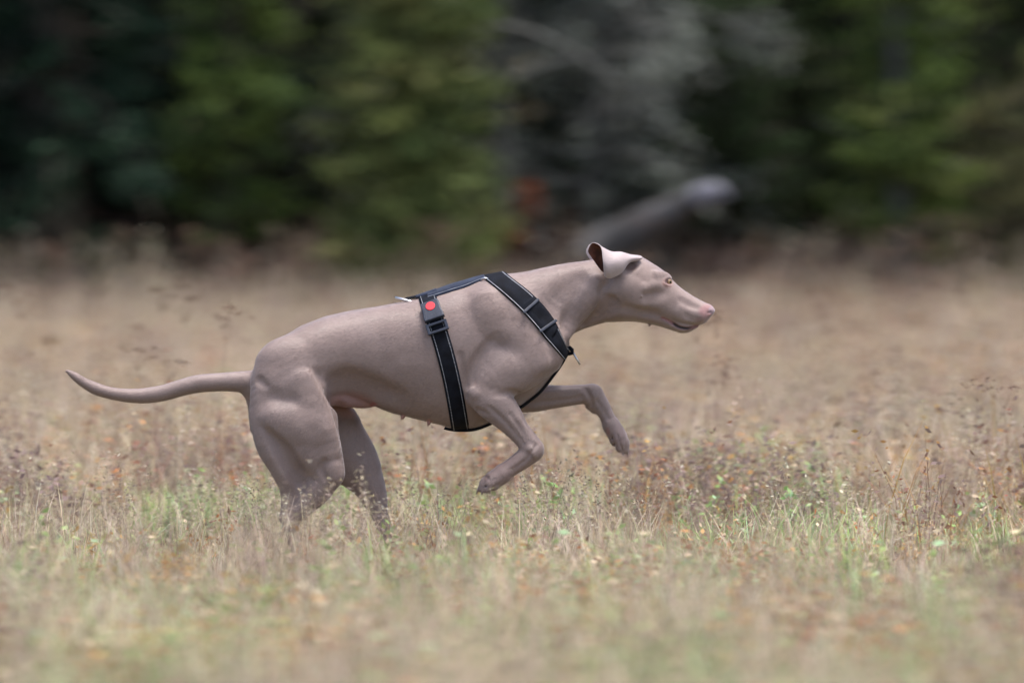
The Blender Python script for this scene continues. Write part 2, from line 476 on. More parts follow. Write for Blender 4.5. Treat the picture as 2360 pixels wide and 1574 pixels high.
# head: ear pit, cheek muscle, cheekbone, eye socket, stop, muzzle, lip folds
for sg in (-1, 1):
    relief([(1448, 618, 12, .8), (1462, 608, 9, .8)], 4, 8, cutit=True, sides=(sg,))
    relief([(1456, 664, 22, .45), (1470, 684, 24, .45), (1466, 704, 18, .45)], -6, 12, sides=(sg,))
    relief([(1500, 684, 17, .6), (1516, 678, 19, .6), (1532, 670, 14, .7)], 10, 14, cutit=True, sides=(sg,))
    relief([(1482, 662, 9, .6), (1506, 658, 9, .6), (1522, 662, 6, .6)], -5, 9, sides=(sg,))
    relief([(1508, 634, 11, .5), (1528, 634, 9, .6), (1540, 638, 7, .6)], -4, 6, sides=(sg,))
    relief([(1450, 716, 13, .6), (1482, 722, 12, .6), (1510, 724, 8, .6)], 7, 12, cutit=True, sides=(sg,))
    relief([(1568, 720, 16, .4), (1592, 726, 16, .4), (1612, 728, 12, .4)], -4, 9, sides=(sg,))
    relief([(1572, 690, 8, .6), (1592, 700, 8, .6), (1606, 706, 6, .6)], 5, 8, cutit=True, sides=(sg,))
    for (za, zb) in ((722, 738), (729, 744)):
        relief([(1578, za, 2.2, 1), (1596, (za + zb) / 2, 2.2, 1), (1614, zb - 4, 2, 1)], 1.6, 3, cutit=True, sides=(sg,))
    # mouth line, eye, nostril
    relief([(1526, 732, 1.6, 1), (1538, 737, 2.2, 1), (1552, 745, 3.4, 1), (1566, 753, 3.8, 1), (1582, 756, 2.8, 1), (1595, 754, 1.8, 1), (1608, 750, 1.6, 1)], -1.2, 2.2, cutit=True, sides=(sg,))
    relief([(1534, 650, 3.5, 1), (1540, 649, 5.5, 1), (1546, 649, 4, 1)], 1.6, 2.5, cutit=True, sides=(sg,))
    relief([(1529, 652, 3, 1), (1536, 656, 3, 1), (1545, 657, 2.6, 1)], -1.0, 2.5, sides=(sg,))
    relief([(1530, 645, 3, 1), (1538, 639, 3.2, 1), (1547, 641, 2.6, 1)], -1.0, 2.5, sides=(sg,))
    relief([(1638, 719, 3.0, 1), (1632, 721, 2.2, 1)], .5, 2, cutit=True, sides=(sg,))
chain([(1632, 710, -7, 10, .9), (1638, 714, -7, 9, .9)], 4); chain([(1632, 710, 7, 10, .9), (1638, 714, 7, 9, .9)], 4)
# chin warts on the jaw line, whisker spot
relief([(1478, 681, 2.4, 1)] * 2, 0.4, 2)
chain([(1497, 747, -14, 3.5, 1), (1497, 750, -14, 3, 1)], 2)

# low, irregular unevenness of skin over muscle
def vnoise(shape, cell, seed):
    r = np.random.default_rng(seed)
    g = r.standard_normal([int(s / cell) + 3 for s in shape]).astype(np.float32)
    out = g
    for a in range(3):
        t = np.arange(shape[a]) / cell
        i = t.astype(int); f = (t - i).astype(np.float32); f = f * f * (3 - 2 * f)
        sh = [1, 1, 1]; sh[a] = len(f)
        out = np.take(out, i, a) * (1 - f.reshape(sh)) + np.take(out, i + 1, a) * f.reshape(sh)
    return out
fl.F += vnoise(fl.F.shape, 14, 3) * 0.55
DV, DQ = surface_nets(fl)
DV = vsmooth(DV, DQ, 2, 0.5)

def to_world(V):
    V = np.asarray(V, float)
    return np.stack([(V[:, 0] - 1180) / 1000, V[:, 1] / 1000, (1300 - V[:, 2]) / 1000], 1)

# coat colour: pigment, with some shade and a highlight painted into it
x, y, z = DV[:, 0], DV[:, 1], DV[:, 2]
coat = np.array([.288, .214, .192])
Cc = np.tile(coat, (len(DV), 1))
def blend(mask, colr):
    global Cc
    m = np.clip(mask, 0, 1)[:, None]
    Cc = Cc * (1 - m) + np.array(colr) * m
def blob(cx, cz, rx, rz, soft=1.0):
    q = np.sqrt(((x - cx) / rx) ** 2 + ((z - cz) / rz) ** 2)
    return np.clip((1.25 - q) / (0.5 * soft), 0, 1)
blend(blob(1628, 716, 17, 15) * .8, (.33, .165, .165))
blend(blob(1642, 714, 9, 9) * .7, (.36, .27, .30))                         # nose leather, with the lilac highlight at its tip painted in
blend(blob(1620, 738, 16, 10) * .55, (.26, .15, .15))
lips = catmull([(1526, 732), (1538, 737), (1552, 745), (1566, 753), (1582, 756), (1595, 754), (1608, 750)], 6)
dl = np.min(np.hypot(x[:, None] - lips[None, :, 0], z[:, None] - lips[None, :, 1]) if False else
            np.stack([np.hypot(x - a, z - b) for a, b in lips], 1), axis=1)
blend(np.clip((5.5 - dl) / 3, 0, 1) * .8, (.33, .13, .13))
blend(np.clip((4.2 - dl) / 2, 0, 1) * np.clip((x - 1546) / 8, 0, 1) * np.clip((1600 - x) / 14, .35, 1) * 1.0, (.012, .006, .006))  # darkness of the mouth gap painted along the groove
blend(blob(1538, 651, 13, 11) * .75, (.30, .165, .14))
blend(blob(1541, 643, 9, 4) * .8, (.10, .055, .045))                      # eye rims
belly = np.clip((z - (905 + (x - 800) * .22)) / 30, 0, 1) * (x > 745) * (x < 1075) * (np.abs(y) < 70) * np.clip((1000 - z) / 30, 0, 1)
# warmer brown and cooler grey in irregular waves over the whole coat
def wave(px, pz, sx, sz, ph): return .5 + .5 * np.sin(px / sx + ph + 1.7 * np.sin(pz / sz)) * np.cos(pz / (sz * 1.3) - ph * 1.9 + px / (sx * 2.7))
w1 = wave(x, z, 61, 47, .4) * .6 + wave(x, z, 23, 19, 2.1) * .4
blend(np.clip((w1 - .40) * 1.6, 0, 1) * .34, (.225, .160, .135))
blend(np.clip((.52 - w1) * 1.6, 0, 1) * .38, (.275, .216, .205))
blend(blob(1395, 715, 60, 40, 2) * .45 + blob(870, 900, 120, 45, 2) * .42 + blob(680, 1085, 30, 60, 2) * .35 + blob(1500, 730, 60, 22, 2) * .35, (.215, .145, .120))  # thin brown coat plus painted shade: throat, flank, thigh hollow, underside of jaw
blend(blob(1165, 1075, 60, 40, 2) * .3 + blob(1425, 1020, 40, 50, 2) * .35, (.26, .165, .145))
blend(belly * .75 * np.clip((1075 - x) / 200, .3, 1), (.15, .085, .06))  # skin through thin belly hair, darkened further by shade put into the colour
blend(blob(808, 932, 54, 30) * .85 * (np.abs(y) < 55), (.30, .165, .14))    # bare skin of the groin
blend(blob(862, 932, 8, 8) * (np.abs(y) < 30), (.33, .12, .11))
blend(blob(989, 973, 7, 8) + blob(929, 960, 6, 6), (.36, .19, .155))      # teats
blend(blob(1452, 612, 15, 11) * (np.abs(y) < 75) * .8, (.09, .04, .028))  # ear pit
blend(blob(1122, 1093, 6, 9) * .5, (.10, .05, .045))
blend(blob(1100, 1134, 14, 10) * .4, (.25, .15, .12))
blend(blob(1090, 1140, 6, 5) * .7 + blob(1106, 1146, 5, 4) * .6 + blob(1449, 1060, 5, 5) * .7, (.09, .06, .055))    # nails
blend(blob(1402, 996, 5, 9) * .45, (.3, .13, .11))
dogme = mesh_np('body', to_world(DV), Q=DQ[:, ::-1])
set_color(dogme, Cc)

dog = empty('dog', (0, 0, 0))
tag(dog, 'short haired fawn grey hunting dog in mid stride, seen from the side', 'dog')
coat_m, nt, b = material('coat', rough=.55, spec=.38, sheen=.45)
b.inputs['Sheen Roughness'].default_value = .45
b.inputs['Sheen Tint'].default_value = (.94, .92, 1, 1)
at = nt.nodes.new('ShaderNodeAttribute'); at.attribute_name = 'col'
tc = nt.nodes.new('ShaderNodeTexCoord')
n1 = nt.nodes.new('ShaderNodeTexNoise'); n1.inputs['Scale'].default_value = 14; n1.inputs['Detail'].default_value = 5
n2 = nt.nodes.new('ShaderNodeTexNoise'); n2.inputs['Scale'].default_value = 320; n2.inputs['Detail'].default_value = 3
mp = nt.nodes.new('ShaderNodeMapping'); mp.inputs['Scale'].default_value = (.35, 1, 1)
nt.links.new(tc.outputs['Object'], n1.inputs['Vector'])
nt.links.new(tc.outputs['Object'], mp.inputs['Vector']); nt.links.new(mp.outputs[0], n2.inputs['Vector'])
mr = nt.nodes.new('ShaderNodeMapRange'); mr.inputs['To Min'].default_value = .84; mr.inputs['To Max'].default_value = 1.16
mr2 = nt.nodes.new('ShaderNodeMapRange'); mr2.inputs['To Min'].default_value = .86; mr2.inputs['To Max'].default_value = 1.14
nt.links.new(n1.outputs['Fac'], mr.inputs['Value']); nt.links.new(n2.outputs['Fac'], mr2.inputs['Value'])
mu = nt.nodes.new('ShaderNodeMath'); mu.operation = 'MULTIPLY'
nt.links.new(mr.outputs[0], mu.inputs[0]); nt.links.new(mr2.outputs[0], mu.inputs[1])
vm = nt.nodes.new('ShaderNodeVectorMath'); vm.operation = 'SCALE'
nt.links.new(at.outputs['Color'], vm.inputs[0]); nt.links.new(mu.outputs[0], vm.inputs['Scale'])
nt.links.new(vm.outputs[0], b.inputs['Base Color'])
bp = nt.nodes.new('ShaderNodeBump'); bp.inputs['Strength'].default_value = .25; bp.inputs['Distance'].default_value = .0015
nt.links.new(n2.outputs['Fac'], bp.inputs['Height']); nt.links.new(bp.outputs[0], b.inputs['Normal'])
link_mesh('body', dogme, coat_m, dog)

# --- ears: a thin leather folded back on itself, its inside showing at the tip
def ear(sgn):
    U = [  # each row from base to tip; columns: front panel bottom -> fold -> back panel bottom
        [(1470, 600, -40), (1476, 597, -43), (1481, 593, -42), (1474, 589, -34), (1458, 592, -30), (1452, 602, -32), (1450, 610, -38)],
        [(1448, 605, -58), (1452, 599, -62), (1456, 592, -58), (1452, 586, -46), (1440, 592, -40), (1432, 604, -42), (1430, 618, -44)],
        [(1433, 626, -70), (1434, 612, -80), (1435, 595, -78), (1432, 580, -62), (1420, 586, -48), (1414, 602, -46), (1412, 622, -48)],
        [(1416, 636, -78), (1416, 618, -90), (1416, 598, -90), (1411, 580, -72), (1400, 582, -54), (1396, 602, -50), (1398, 626, -52)],
        [(1402, 640, -82), (1400, 622, -94), (1398, 600, -94), (1392, 572, -78), (1378, 570, -58), (1376, 596, -54), (1386, 624, -54)],
        [(1392, 634, -82), (1390, 616, -92), (1388, 596, -93), (1383, 566, -80), (1364, 558, -68), (1354, 577, -66), (1366, 596, -60)]]
    A = np.array(U, float)
    A = np.stack([catmull(A[i], 6) for i in range(len(A))])
    A = np.stack([catmull(A[:, j], 6) for j in range(A.shape[1])], 1)
    nu, nv = A.shape[:2]
    V = A.reshape(-1, 3).copy()
    V = V[:, [0, 2, 1]]
    if sgn > 0:
        V[:, 1] *= -1; V[:, 0] -= 3; V[:, 2] += 6
    q = [(i * nv + j, i * nv + j + 1, (i + 1) * nv + j + 1, (i + 1) * nv + j) for i in range(nu - 1) for j in range(nv - 1)]
    q = np.array(q)
    me = mesh_np('ear', to_world(V), Q=q if sgn < 0 else q[:, ::-1])
    col = np.tile(np.array([.42, .345, .34]), (len(V), 1))
    set_color(me, col)
    o = link_mesh('ear', me, [coat_m, inner_m], dog)
    s = o.modifiers.new('thickness', 'SOLIDIFY'); s.thickness = .0024; s.offset = 0; s.material_offset = 1
    ss = o.modifiers.new('smooth', 'SUBSURF'); ss.levels = 1; ss.render_levels = 1
    return o
inner_m, nt, b = material('inner_ear', (.17, .055, .035), .55)
noise_mix(nt, b, (.06, .018, .012), (.13, .042, .026), 60, 3, .2)
ear(-1); ear(1)

# --- eyes
eye_m, nt, b = material('eye', (.3, .2, .08), .12, spec=.6)
tc = nt.nodes.new('ShaderNodeTexCoord')
sp = nt.nodes.new('ShaderNodeVectorMath'); sp.operation = 'DISTANCE'
nt.links.new(tc.outputs['Object'], sp.inputs[0]); sp.inputs[1].default_value = (.0050, -.0058, .0)
rp = nt.nodes.new('ShaderNodeValToRGB')
rp.color_ramp.interpolation = 'LINEAR'
e = rp.color_ramp.elements
e[0].position = 0; e[0].color = (.01, .008, .006, 1)
e[1].position = 1; e[1].color = (.30, .22, .19, 1)
for p_, c_ in ((.20, (.01, .008, .006, 1)), (.26, (.30, .20, .10, 1)), (.50, (.20, .115, .05, 1)), (.56, (.06, .03, .02, 1)), (.62, (.35, .25, .22, 1))):
    k_ = e.new(p_); k_.color = c_
sc_ = nt.nodes.new('ShaderNodeMath'); sc_.operation = 'MULTIPLY'; sc_.inputs[1].default_value = 1 / .014
nt.links.new(sp.outputs['Value'], sc_.inputs[0]); nt.links.new(sc_.outputs[0], rp.inputs['Fac']); nt.links.new(rp.outputs[0], b.inputs['Base Color'])
for sg in (-1, 1):
    bm = bmesh.new(); bmesh.ops.create_uvsphere(bm, u_segments=28, v_segments=18, radius=.0092)
    me = bpy.data.meshes.new('eye'); bm.to_mesh(me); bm.free()
    for p_ in me.polygons: p_.use_smooth = True
    o = link_mesh('eye', me, eye_m, dog)
    ys = surf_y(1540, 648, sg)
    o.location = P(1539.5, 649.5, ys - sg * 4.8)
    if sg > 0: o.scale = (1, -1, 1)

# --- short hair: every hair a sliver lying along the coat
def vnormals(V, Q):
    n = np.cross(V[Q[:, 2]] - V[Q[:, 0]], V[Q[:, 3]] - V[Q[:, 1]])
    N = np.stack([sum(np.bincount(Q[:, c], n[:, k], len(V)) for c in range(4)) for k in range(3)], 1)
    return N / (np.linalg.norm(N, axis=1)[:, None] + 1e-9)
R = np.random.default_rng(99)
WV = to_world(DV); WN = vnormals(WV, DQ[:, ::-1])
fi = R.integers(0, len(DQ), 230000); bw = R.dirichlet((1, 1, 1, 1), len(fi))
hp = (WV[DQ[fi]] * bw[..., None]).sum(1); hn = (WN[DQ[fi]] * bw[..., None]).sum(1); hc = Cc[DQ[fi[:]]].mean(1)
hn /= np.linalg.norm(hn, axis=1)[:, None]
px_ = hp[:, 0] * 1000 + 1180; pz_ = 1300 - hp[:, 2] * 1000
keep = ~((px_ > 1615) & (pz_ > 695)) & ~((np.abs(px_ - 1540) < 13) & (np.abs(pz_ - 649) < 10))
fi, hp, hn, hc, px_, pz_ = [q[keep] for q in (fi, hp, hn, hc, px_, pz_)]
flow = np.tile(np.array([-1.0, 0, -.35]), (len(hp), 1))
lw = np.clip((pz_ - 880 + 25 * np.sin(px_ / 31)) / 150, 0, 1)[:, None]; flow = flow * (1 - lw) + np.array([-.25, 0, -1.0]) * lw
flow[px_ < 575] = (-1, 0, .1)
flow += R.normal(0, .22, flow.shape)
flow -= hn * (flow * hn).sum(1)[:, None]; flow /= np.linalg.norm(flow, axis=1)[:, None] + 1e-9
dirn = flow + hn * R.uniform(.12, .42, len(hp))[:, None]; dirn /= np.linalg.norm(dirn, axis=1)[:, None]
ln = np.where(px_ > 1440, .0036, .0062) * R.uniform(.6, 1.3, len(hp))
sd_ = np.cross(flow, hn) * .00042
b0 = hp - hn * .0004
HV = np.stack([b0 - sd_, b0 + sd_, b0 + dirn * ln[:, None]], 1).reshape(-1, 3)
hcol = hc * R.uniform(.84, 1.2, len(hp))[:, None]
me = mesh_np('short_hair', HV, T=np.arange(len(HV)).reshape(-1, 3), smooth=False)
set_color(me, np.repeat(hcol, 3, 0))
hair_m, nt, b = material('hair', rough=.42, spec=.5)
at = nt.nodes.new('ShaderNodeAttribute'); at.attribute_name = 'col'
nt.links.new(at.outputs['Color'], b.inputs['Base Color'])
link_mesh('short_hair', me, hair_m, dog)['kind'] = 'stuff'

# ================================================================ THE HARNESS
def fsample(F, x, y, z):
    keep = fl.F; fl.F = F
    v = fl.sample(x, y, z); fl.F = keep
    return v
def hit(Fd, M, D, rmax=190.0):
    """outermost crossing of the body surface along rays from M (n,3: x, y, z) in directions D"""
    t = np.arange(0, rmax, 1.0)
    Pn = M[:, None, :] + D[:, None, :] * t[None, :, None]
    v = fsample(Fd, Pn[..., 0], Pn[..., 1], Pn[..., 2])
    neg = v < 0
    last = neg.shape[1] - 1 - np.argmax(neg[:, ::-1], axis=1)
    last = np.clip(last, 0, len(t) - 2)
    r = np.arange(len(M))
    a, b_ = v[r, last], v[r, last + 1]
    return t[last] + np.clip(a / (a - b_ + 1e-9), 0, 1)
def smooth_loop(a, n, closed=True):
    for _ in range(n):
        if closed: a = .5 * a + .25 * (np.roll(a, 1, 0) + np.roll(a, -1, 0))
        else:
            b_ = a.copy(); b_[1:-1] = .5 * a[1:-1] + .25 * (a[2:] + a[:-2]); a = b_
    return a
def loop_grid(Fd, A, B, width, bow, n=150, m=7, th0=0.0, th1=2 * math.pi, center=.5, smooth=2, flat=.4):
    """strap round the body: side view runs from A to B; width(s) and bow(s) with s 0 at A, 1 at B"""
    A, B = np.array(A, float), np.array(B, float)
    L = np.linalg.norm(B - A); u = (A - B) / L; v = np.array([-u[1], u[0]])
    M0 = A + (B - A) * center
    closed = abs(th1 - th0 - 2 * math.pi) < 1e-6
    th = np.linspace(th0, th1, n, endpoint=not closed)
    R = np.zeros((n, m)); W = np.linspace(-.5, .5, m)
    base = np.zeros((n, m, 3)); D = np.zeros((n, m, 3))
    rad = np.full(n, L / 2)
    for it in range(3):
        s = np.clip(center - rad * np.cos(th) / L, 0, 1)
        off = np.array([bow(q) for q in s])[:, None] + np.array([width(q) for q in s])[:, None] * W[None, :]
        base[..., 0] = M0[0] + v[0] * off; base[..., 2] = M0[1] + v[1] * off; base[..., 1] = 0
        D[..., 0] = (u[0] * np.cos(th))[:, None]; D[..., 2] = (u[1] * np.cos(th))[:, None]; D[..., 1] = np.sin(th)[:, None]
        R = hit(Fd, base.reshape(-1, 3), D.reshape(-1, 3)).reshape(n, m)
        rad = R.mean(1)
    R = smooth_loop(R, smooth, closed)
    if m > 2: R = (1 - flat) * R + flat * R.mean(1, keepdims=True)
    return base, D, R, closed
def solid_ribbon(name, base, D, R, closed, lift, thick, mat_, parent, edge=.35):
    n, m = R.shape
    prof = np.ones(m) * thick
    prof[0] *= edge; prof[-1] *= edge
    out = base + D * (R + lift + prof[None, :])[..., None]
    inn = base + D * (R + lift - 1.0)[..., None]
    ring = np.concatenate([out, inn[:, ::-1]], 1)             # n, 2m, 3
    V = ring[..., [0, 2, 1]].copy().reshape(-1, 3)
    # columns are x, z, y after this: reorder for to_world (x, y, z)
    V = ring.reshape(-1, 3)
    k = 2 * m
    q = []
    for i in range(n if closed else n - 1):
        a, b_ = i * k, ((i + 1) % n) * k
        for j in range(k):
            q.append((a + j, a + (j + 1) % k, b_ + (j + 1) % k, b_ + j))
    if not closed:
        for j in range(m - 1):
            q.append((j, j + 1, k - 2 - j, k - 1 - j))
            e = (n - 1) * k
            q.append((e + j, e + k - 1 - j, e + k - 2 - j, e + j + 1))
    me = mesh_np(name, to_world(V), Q=np.array(q))
    bm = bmesh.new(); bm.from_mesh(me); bmesh.ops.recalc_face_normals(bm, faces=bm.faces); bm.to_mesh(me); bm.free()
    return link_mesh(name, me, mat_, parent)
def stitches(name, base, D, R, closed, lift, wpos, mat_, parent, dash=2, half=.045, dotted=True):
    """two rows of thread standing just proud of the strap"""
    n, m = R.shape
    V, Q = [], []
    wi = np.linspace(0, 1, m)
    def at(i, w):
        r = np.interp(w, wi, R[i % n]); b3 = [np.interp(w, wi, base[i % n, :, c]) for c in range(3)]
        return np.array(b3) + D[i % n, 0] * (r + lift)
    def at2(f, w, dl=0.0):
        i = int(math.floor(f)); t = f - i
        j = (i + 1) if closed else min(i + 1, n - 1)
        p = at(i, w) * (1 - t) + at(j, w) * t
        return p + D[i % n, 0] * dl
    N = n if closed else n - 1
    step = .8 if dotted else 1.0
    f = 0.0
    while f < N - .01:
        f1 = f + (step * .55 if dotted else step)
        for w in wpos:
            k = len(V)
            for (g, dw, dl) in ((f, -half, 0), (f, half, 0), (f1, half, 0), (f1, -half, 0), (f, 0, .9), (f1, 0, .9)):
                V.append(at2(min(g, N - .001), w + dw, dl))
            Q += [(k, k + 4, k + 5, k + 3), (k + 4, k + 1, k + 2, k + 5)]
        f += step
    me = mesh_np(name, to_world(np.array(V)), Q=np.array(Q), smooth=False)
    bm = bmesh.new(); bm.from_mesh(me); bmesh.ops.recalc_face_normals(bm, faces=bm.faces); bm.to_mesh(me); bm.free()
    o = link_mesh(name, me, mat_, parent)
    o['kind'] = 'stuff'
    return o

web_m, nt, b = material('webbing', (.012, .014, .024), .75, spec=.16)
noise_mix(nt, b, (.0035, .004, .007), (.008, .010, .017), 40, 3, .35, 900)
pad_m, nt, b = material('padding', (.02, .025, .04), .85, spec=.15, sheen=.15)
noise_mix(nt, b, (.013, .018, .038), (.026, .036, .068), 30, 3, .4, 500)
plastic_m, nt, b = material('buckle_plastic', (.03, .033, .042), .42, spec=.4)
noise_mix(nt, b, (.026, .031, .048), (.042, .049, .072), 50, 2, .1, 300)
red_m, nt, b = material('red_button', (.78, .035, .05), .45)
noise_mix(nt, b, (.72, .03, .045), (.84, .045, .06), 50, 2)
steel_m, nt, b = material('steel', (.62, .63, .66), .28, metallic=1.0)
noise_mix(nt, b, (.55, .56, .6), (.68, .69, .72), 60, 2)
thread_m, nt, b = material('reflective_thread', (.62, .64, .68), .5)
noise_mix(nt, b, (.30, .31, .34), (.46, .48, .52), 90, 2)

harness = empty('dog_harness', (0, 0, 0))
tag(harness, 'black webbing harness with white stitching and a red button buckle, worn by the dog', 'harness')
SF = strap_field
# girth strap behind the fore limb
gA, gB = (984, 680), (1062, 992)
g = loop_grid(SF, gA, gB, lambda s: 41.0, lambda s: 10.0 * math.sin(math.pi * s), n=170)
girth = solid_ribbon('girth_strap', *g, 1.0, 3.0, web_m, harness)
stitches('stitching', *g, 3.9, (.13, .87), thread_m, girth, half=.022)
# neck strap from the withers down to the breastbone
nA, nB = (1139, 634), (1303, 812)
nw = lambda s: 47.0 - 3 * s - 20.0 * max(0.0, (s - .72) / .28)
nb = lambda s: 15.0 * math.sin(math.pi * min(1, s * 1.0)) ** 1.0
gn_ = loop_grid(fl.F, nA, nB, nw, nb, n=150, smooth=5, flat=.1)
neck = solid_ribbon('neck_strap', *gn_, 2.2, 4.2, web_m, harness)
stitches('stitching', *gn_, 6.2, (.09, .91), thread_m, neck, half=.018, dotted=False)
# second layer of the neck strap below the lower slider, both sides
for side_ in (-1, 1):
    g2 = loop_grid(fl.F, nA, nB, lambda s: nw(s) - 3, nb, n=26, th0=side_ * 1.25, th1=side_ * 2.25)
    st_o = solid_ribbon('strap_layer', *g2, 6.0, 2.6, web_m, neck)

# padded back strap lying along the spine
def spine_grid(x0, x1, n, half, m=9):
    xs = np.linspace(x0, x1, n)
    ys = np.linspace(-1, 1, m)
    base = np.zeros((n, m, 3)); D = np.zeros((n, m, 3))
    for i, xx in enumerate(xs):
        hw = half(i / (n - 1))
        base[i, :, 0] = xx; base[i, :, 1] = ys * hw * .3; base[i, :, 2] = 800
        dd = np.stack([np.full(m, -.12), ys * hw * .7 / 150, np.full(m, -1.0)], 1)
        D[i] = dd / np.linalg.norm(dd, axis=1)[:, None]
    R = hit(SF, base.reshape(-1, 3), D.reshape(-1, 3), 240).reshape(n, m)
    return base, D, smooth_loop(R, 3, False), False
gs = spine_grid(1000, 1136, 40, lambda t: 50 - 16 * t + 8 * math.sin(math.pi * t))
back = solid_ribbon('back_strap', *gs, 1.0, 5.0, pad_m, harness)
stitches('stitching', *gs, 4.6, (.05, .95), thread_m, back, half=.012, dotted=False)
# short loops that hold the ring
gs2 = spine_grid(972, 1022, 16, lambda t: 24 + 6 * t)
solid_ribbon('ring_loop', *gs2, 3.5, 4.5, pad_m, harness)
# breast strap under the chest, between the fore limbs
def under_grid(n=90, m=5, half=13.0):
    M = np.array([1150.0, 0.0, 800.0])
    a = np.radians(np.linspace(124, 4, n))
    base = np.zeros((n, m, 3)); D = np.zeros((n, m, 3))
    w = np.linspace(-1, 1, m)
    base[...] = M
    for i in range(n):
        hw = half * (1.25 if i < 30 else 1.0)
        base[i, :, 1] = w * hw
        D[i, :, 0] = math.cos(a[i]); D[i, :, 2] = math.sin(a[i])
    R = hit(SF, base.reshape(-1, 3), D.reshape(-1, 3), 240).reshape(n, m)
    R = R * .3 + R.max(1, keepdims=True) * .7
    return base, D, smooth_loop(R, 8, False), False
gu = under_grid()
solid_ribbon('breast_strap', *gu, 3.0, 5.0, web_m, harness)

# --- hard parts
def frame_at(grid, i, j_w, lift):
    base, D, R, closed = grid
    n, m = R.shape
    def pt(k): 
        c = m // 2
        return base[k % n, c] + D[k % n, c] * (R[k % n, c] + lift)
    p = pt(i); along = pt(i + 3) - pt(i - 3)
    e0 = base[i % n, 0] + D[i % n, 0] * (R[i % n, 0] + lift); e1 = base[i % n, -1] + D[i % n, -1] * (R[i % n, -1] + lift)
    W_ = to_world(np.array([p, p + along, e0, e1]))
    a = Vector(W_[1] - W_[0]).normalized(); c = Vector(W_[3] - W_[2]).normalized()
    nrm = a.cross(c).normalized(); c = nrm.cross(a).normalized()
    if nrm.y > 0 and D[i % n, m // 2][1] < 0: nrm = -nrm
    if nrm.y < 0 and D[i % n, m // 2][1] > 0: nrm = -nrm
    return Vector(W_[0]), a, c, nrm
def index_at(grid, pxy, side=-1):
    base, D, R, closed = grid
    c = R.shape[1] // 2
    Pm = base[:, c] + D[:, c] * R[:, c][:, None]
    d = np.hypot(Pm[:, 0] - pxy[0], Pm[:, 2] - pxy[1]) + np.where(Pm[:, 1] * side < 0, 500, 0)
    return int(np.argmin(d))
def plate(name, fr, outline, h0, h1, mat_, parent, holes=None, bevel=.0012):
    """outline: (along, across) in mm, extruded along the normal between h0 and h1 mm"""
    o_, a, c, nrm = fr
    bm = bmesh.new()
    vs = [bm.verts.new(o_ + a * (p[0] / 1000) + c * (p[1] / 1000) + nrm * (h0 / 1000)) for p in outline]
    if holes:
        hs = [bm.verts.new(o_ + a * (p[0] / 1000) + c * (p[1] / 1000) + nrm * (h0 / 1000)) for p in holes]
        k = len(vs)
        faces = [bm.faces.new((vs[i], vs[(i + 1) % k], hs[(i + 1) % k], hs[i])) for i in range(k)]
    else:
        faces = [bm.faces.new(vs)]
    r = bmesh.ops.extrude_face_region(bm, geom=faces)
    for v in r['geom']:
        if isinstance(v, bmesh.types.BMVert): v.co += nrm * ((h1 - h0) / 1000)
    bmesh.ops.recalc_face_normals(bm, faces=bm.faces)
    me = bpy.data.meshes.new(name); bm.to_mesh(me); bm.free()
    ob = link_mesh(name, me, mat_, parent)
    if bevel:
        bv = ob.modifiers.new('bevel', 'BEVEL'); bv.width = bevel; bv.segments = 3; bv.limit_method = 'ANGLE'; bv.angle_limit = .6
    return ob
ib = index_at(g, (997, 716)); ib2 = index_at(g, (1012, 752))
fr = frame_at(g, ib, 0, 4.0)
if fr[1].z > 0: fr = (fr[0], -fr[1], fr[2], fr[3])
body_o = [(-22, -19), (-18, -22), (8, -22), (17, -24), (29, -24), (29, 24), (17, 24), (8, 22), (-18, 22), (-22, 19)]
buckle = plate('buckle', fr, body_o, 0, 11, plastic_m, harness, bevel=.003)
ring_pts = [(11.2 * math.cos(t), 11.2 * math.sin(t)) for t in np.linspace(0, 2 * math.pi, 28, endpoint=False)]
plate('button', (fr[0] - fr[1] * .006, fr[1], fr[2], fr[3]), ring_pts, 10.5, 12.6, red_m, buckle, bevel=.0008)
fr2 = frame_at(g, ib2, 0, 4.0)
if fr2[1].z > 0: fr2 = (fr2[0], -fr2[1], fr2[2], fr2[3])
plate('buckle_frame', fr2, [(-13, -25), (12, -25), (12, 25), (-13, 25)], 0, 8, plastic_m, harness,
      holes=[(-7, -18), (6, -18), (6, 18), (-7, 18)], bevel=.0015)
for pxy in ((1226, 704), (1265, 741)):
    for side_ in (-1, 1):
        k_ = index_at(gn_, pxy, side_)
        f3 = frame_at(gn_, k_, 0, 7.5)
        plate('slider', f3, [(-3.4, -27), (3.4, -27), (3.4, 27), (-3.4, 27)], 0, 4.5, plastic_m, harness, bevel=.0015)

def tube_obj(name, pts, r, mat_, parent, closed=False, seg=8):
    pts = [Vector(p) for p in pts]
    V, Q = [], []
    n = len(pts)
    up = Vector((0.13, .31, .94)).normalized()
    for i, p in enumerate(pts):
        t = (pts[(i + 1) % n] - pts[i - 1]) if closed else (pts[min(i + 1, n - 1)] - pts[max(i - 1, 0)])
        t.normalize(); s_ = t.cross(up).normalized(); w_ = s_.cross(t).normalized()
        rr = r[i] if isinstance(r, (list, tuple, np.ndarray)) else r
        for k in range(seg):
            a = 2 * math.pi * k / seg
            V.append(p + s_ * math.cos(a) * rr + w_ * math.sin(a) * rr)
    for i in range(n if closed else n - 1):
        a, b_ = i * seg, ((i + 1) % n) * seg
        for k in range(seg):
            Q.append((a + k, a + (k + 1) % seg, b_ + (k + 1) % seg, b_ + k))
    me = mesh_np(name, np.array([tuple(v) for v in V]), Q=np.array(Q))
    return link_mesh(name, me, mat_, parent)
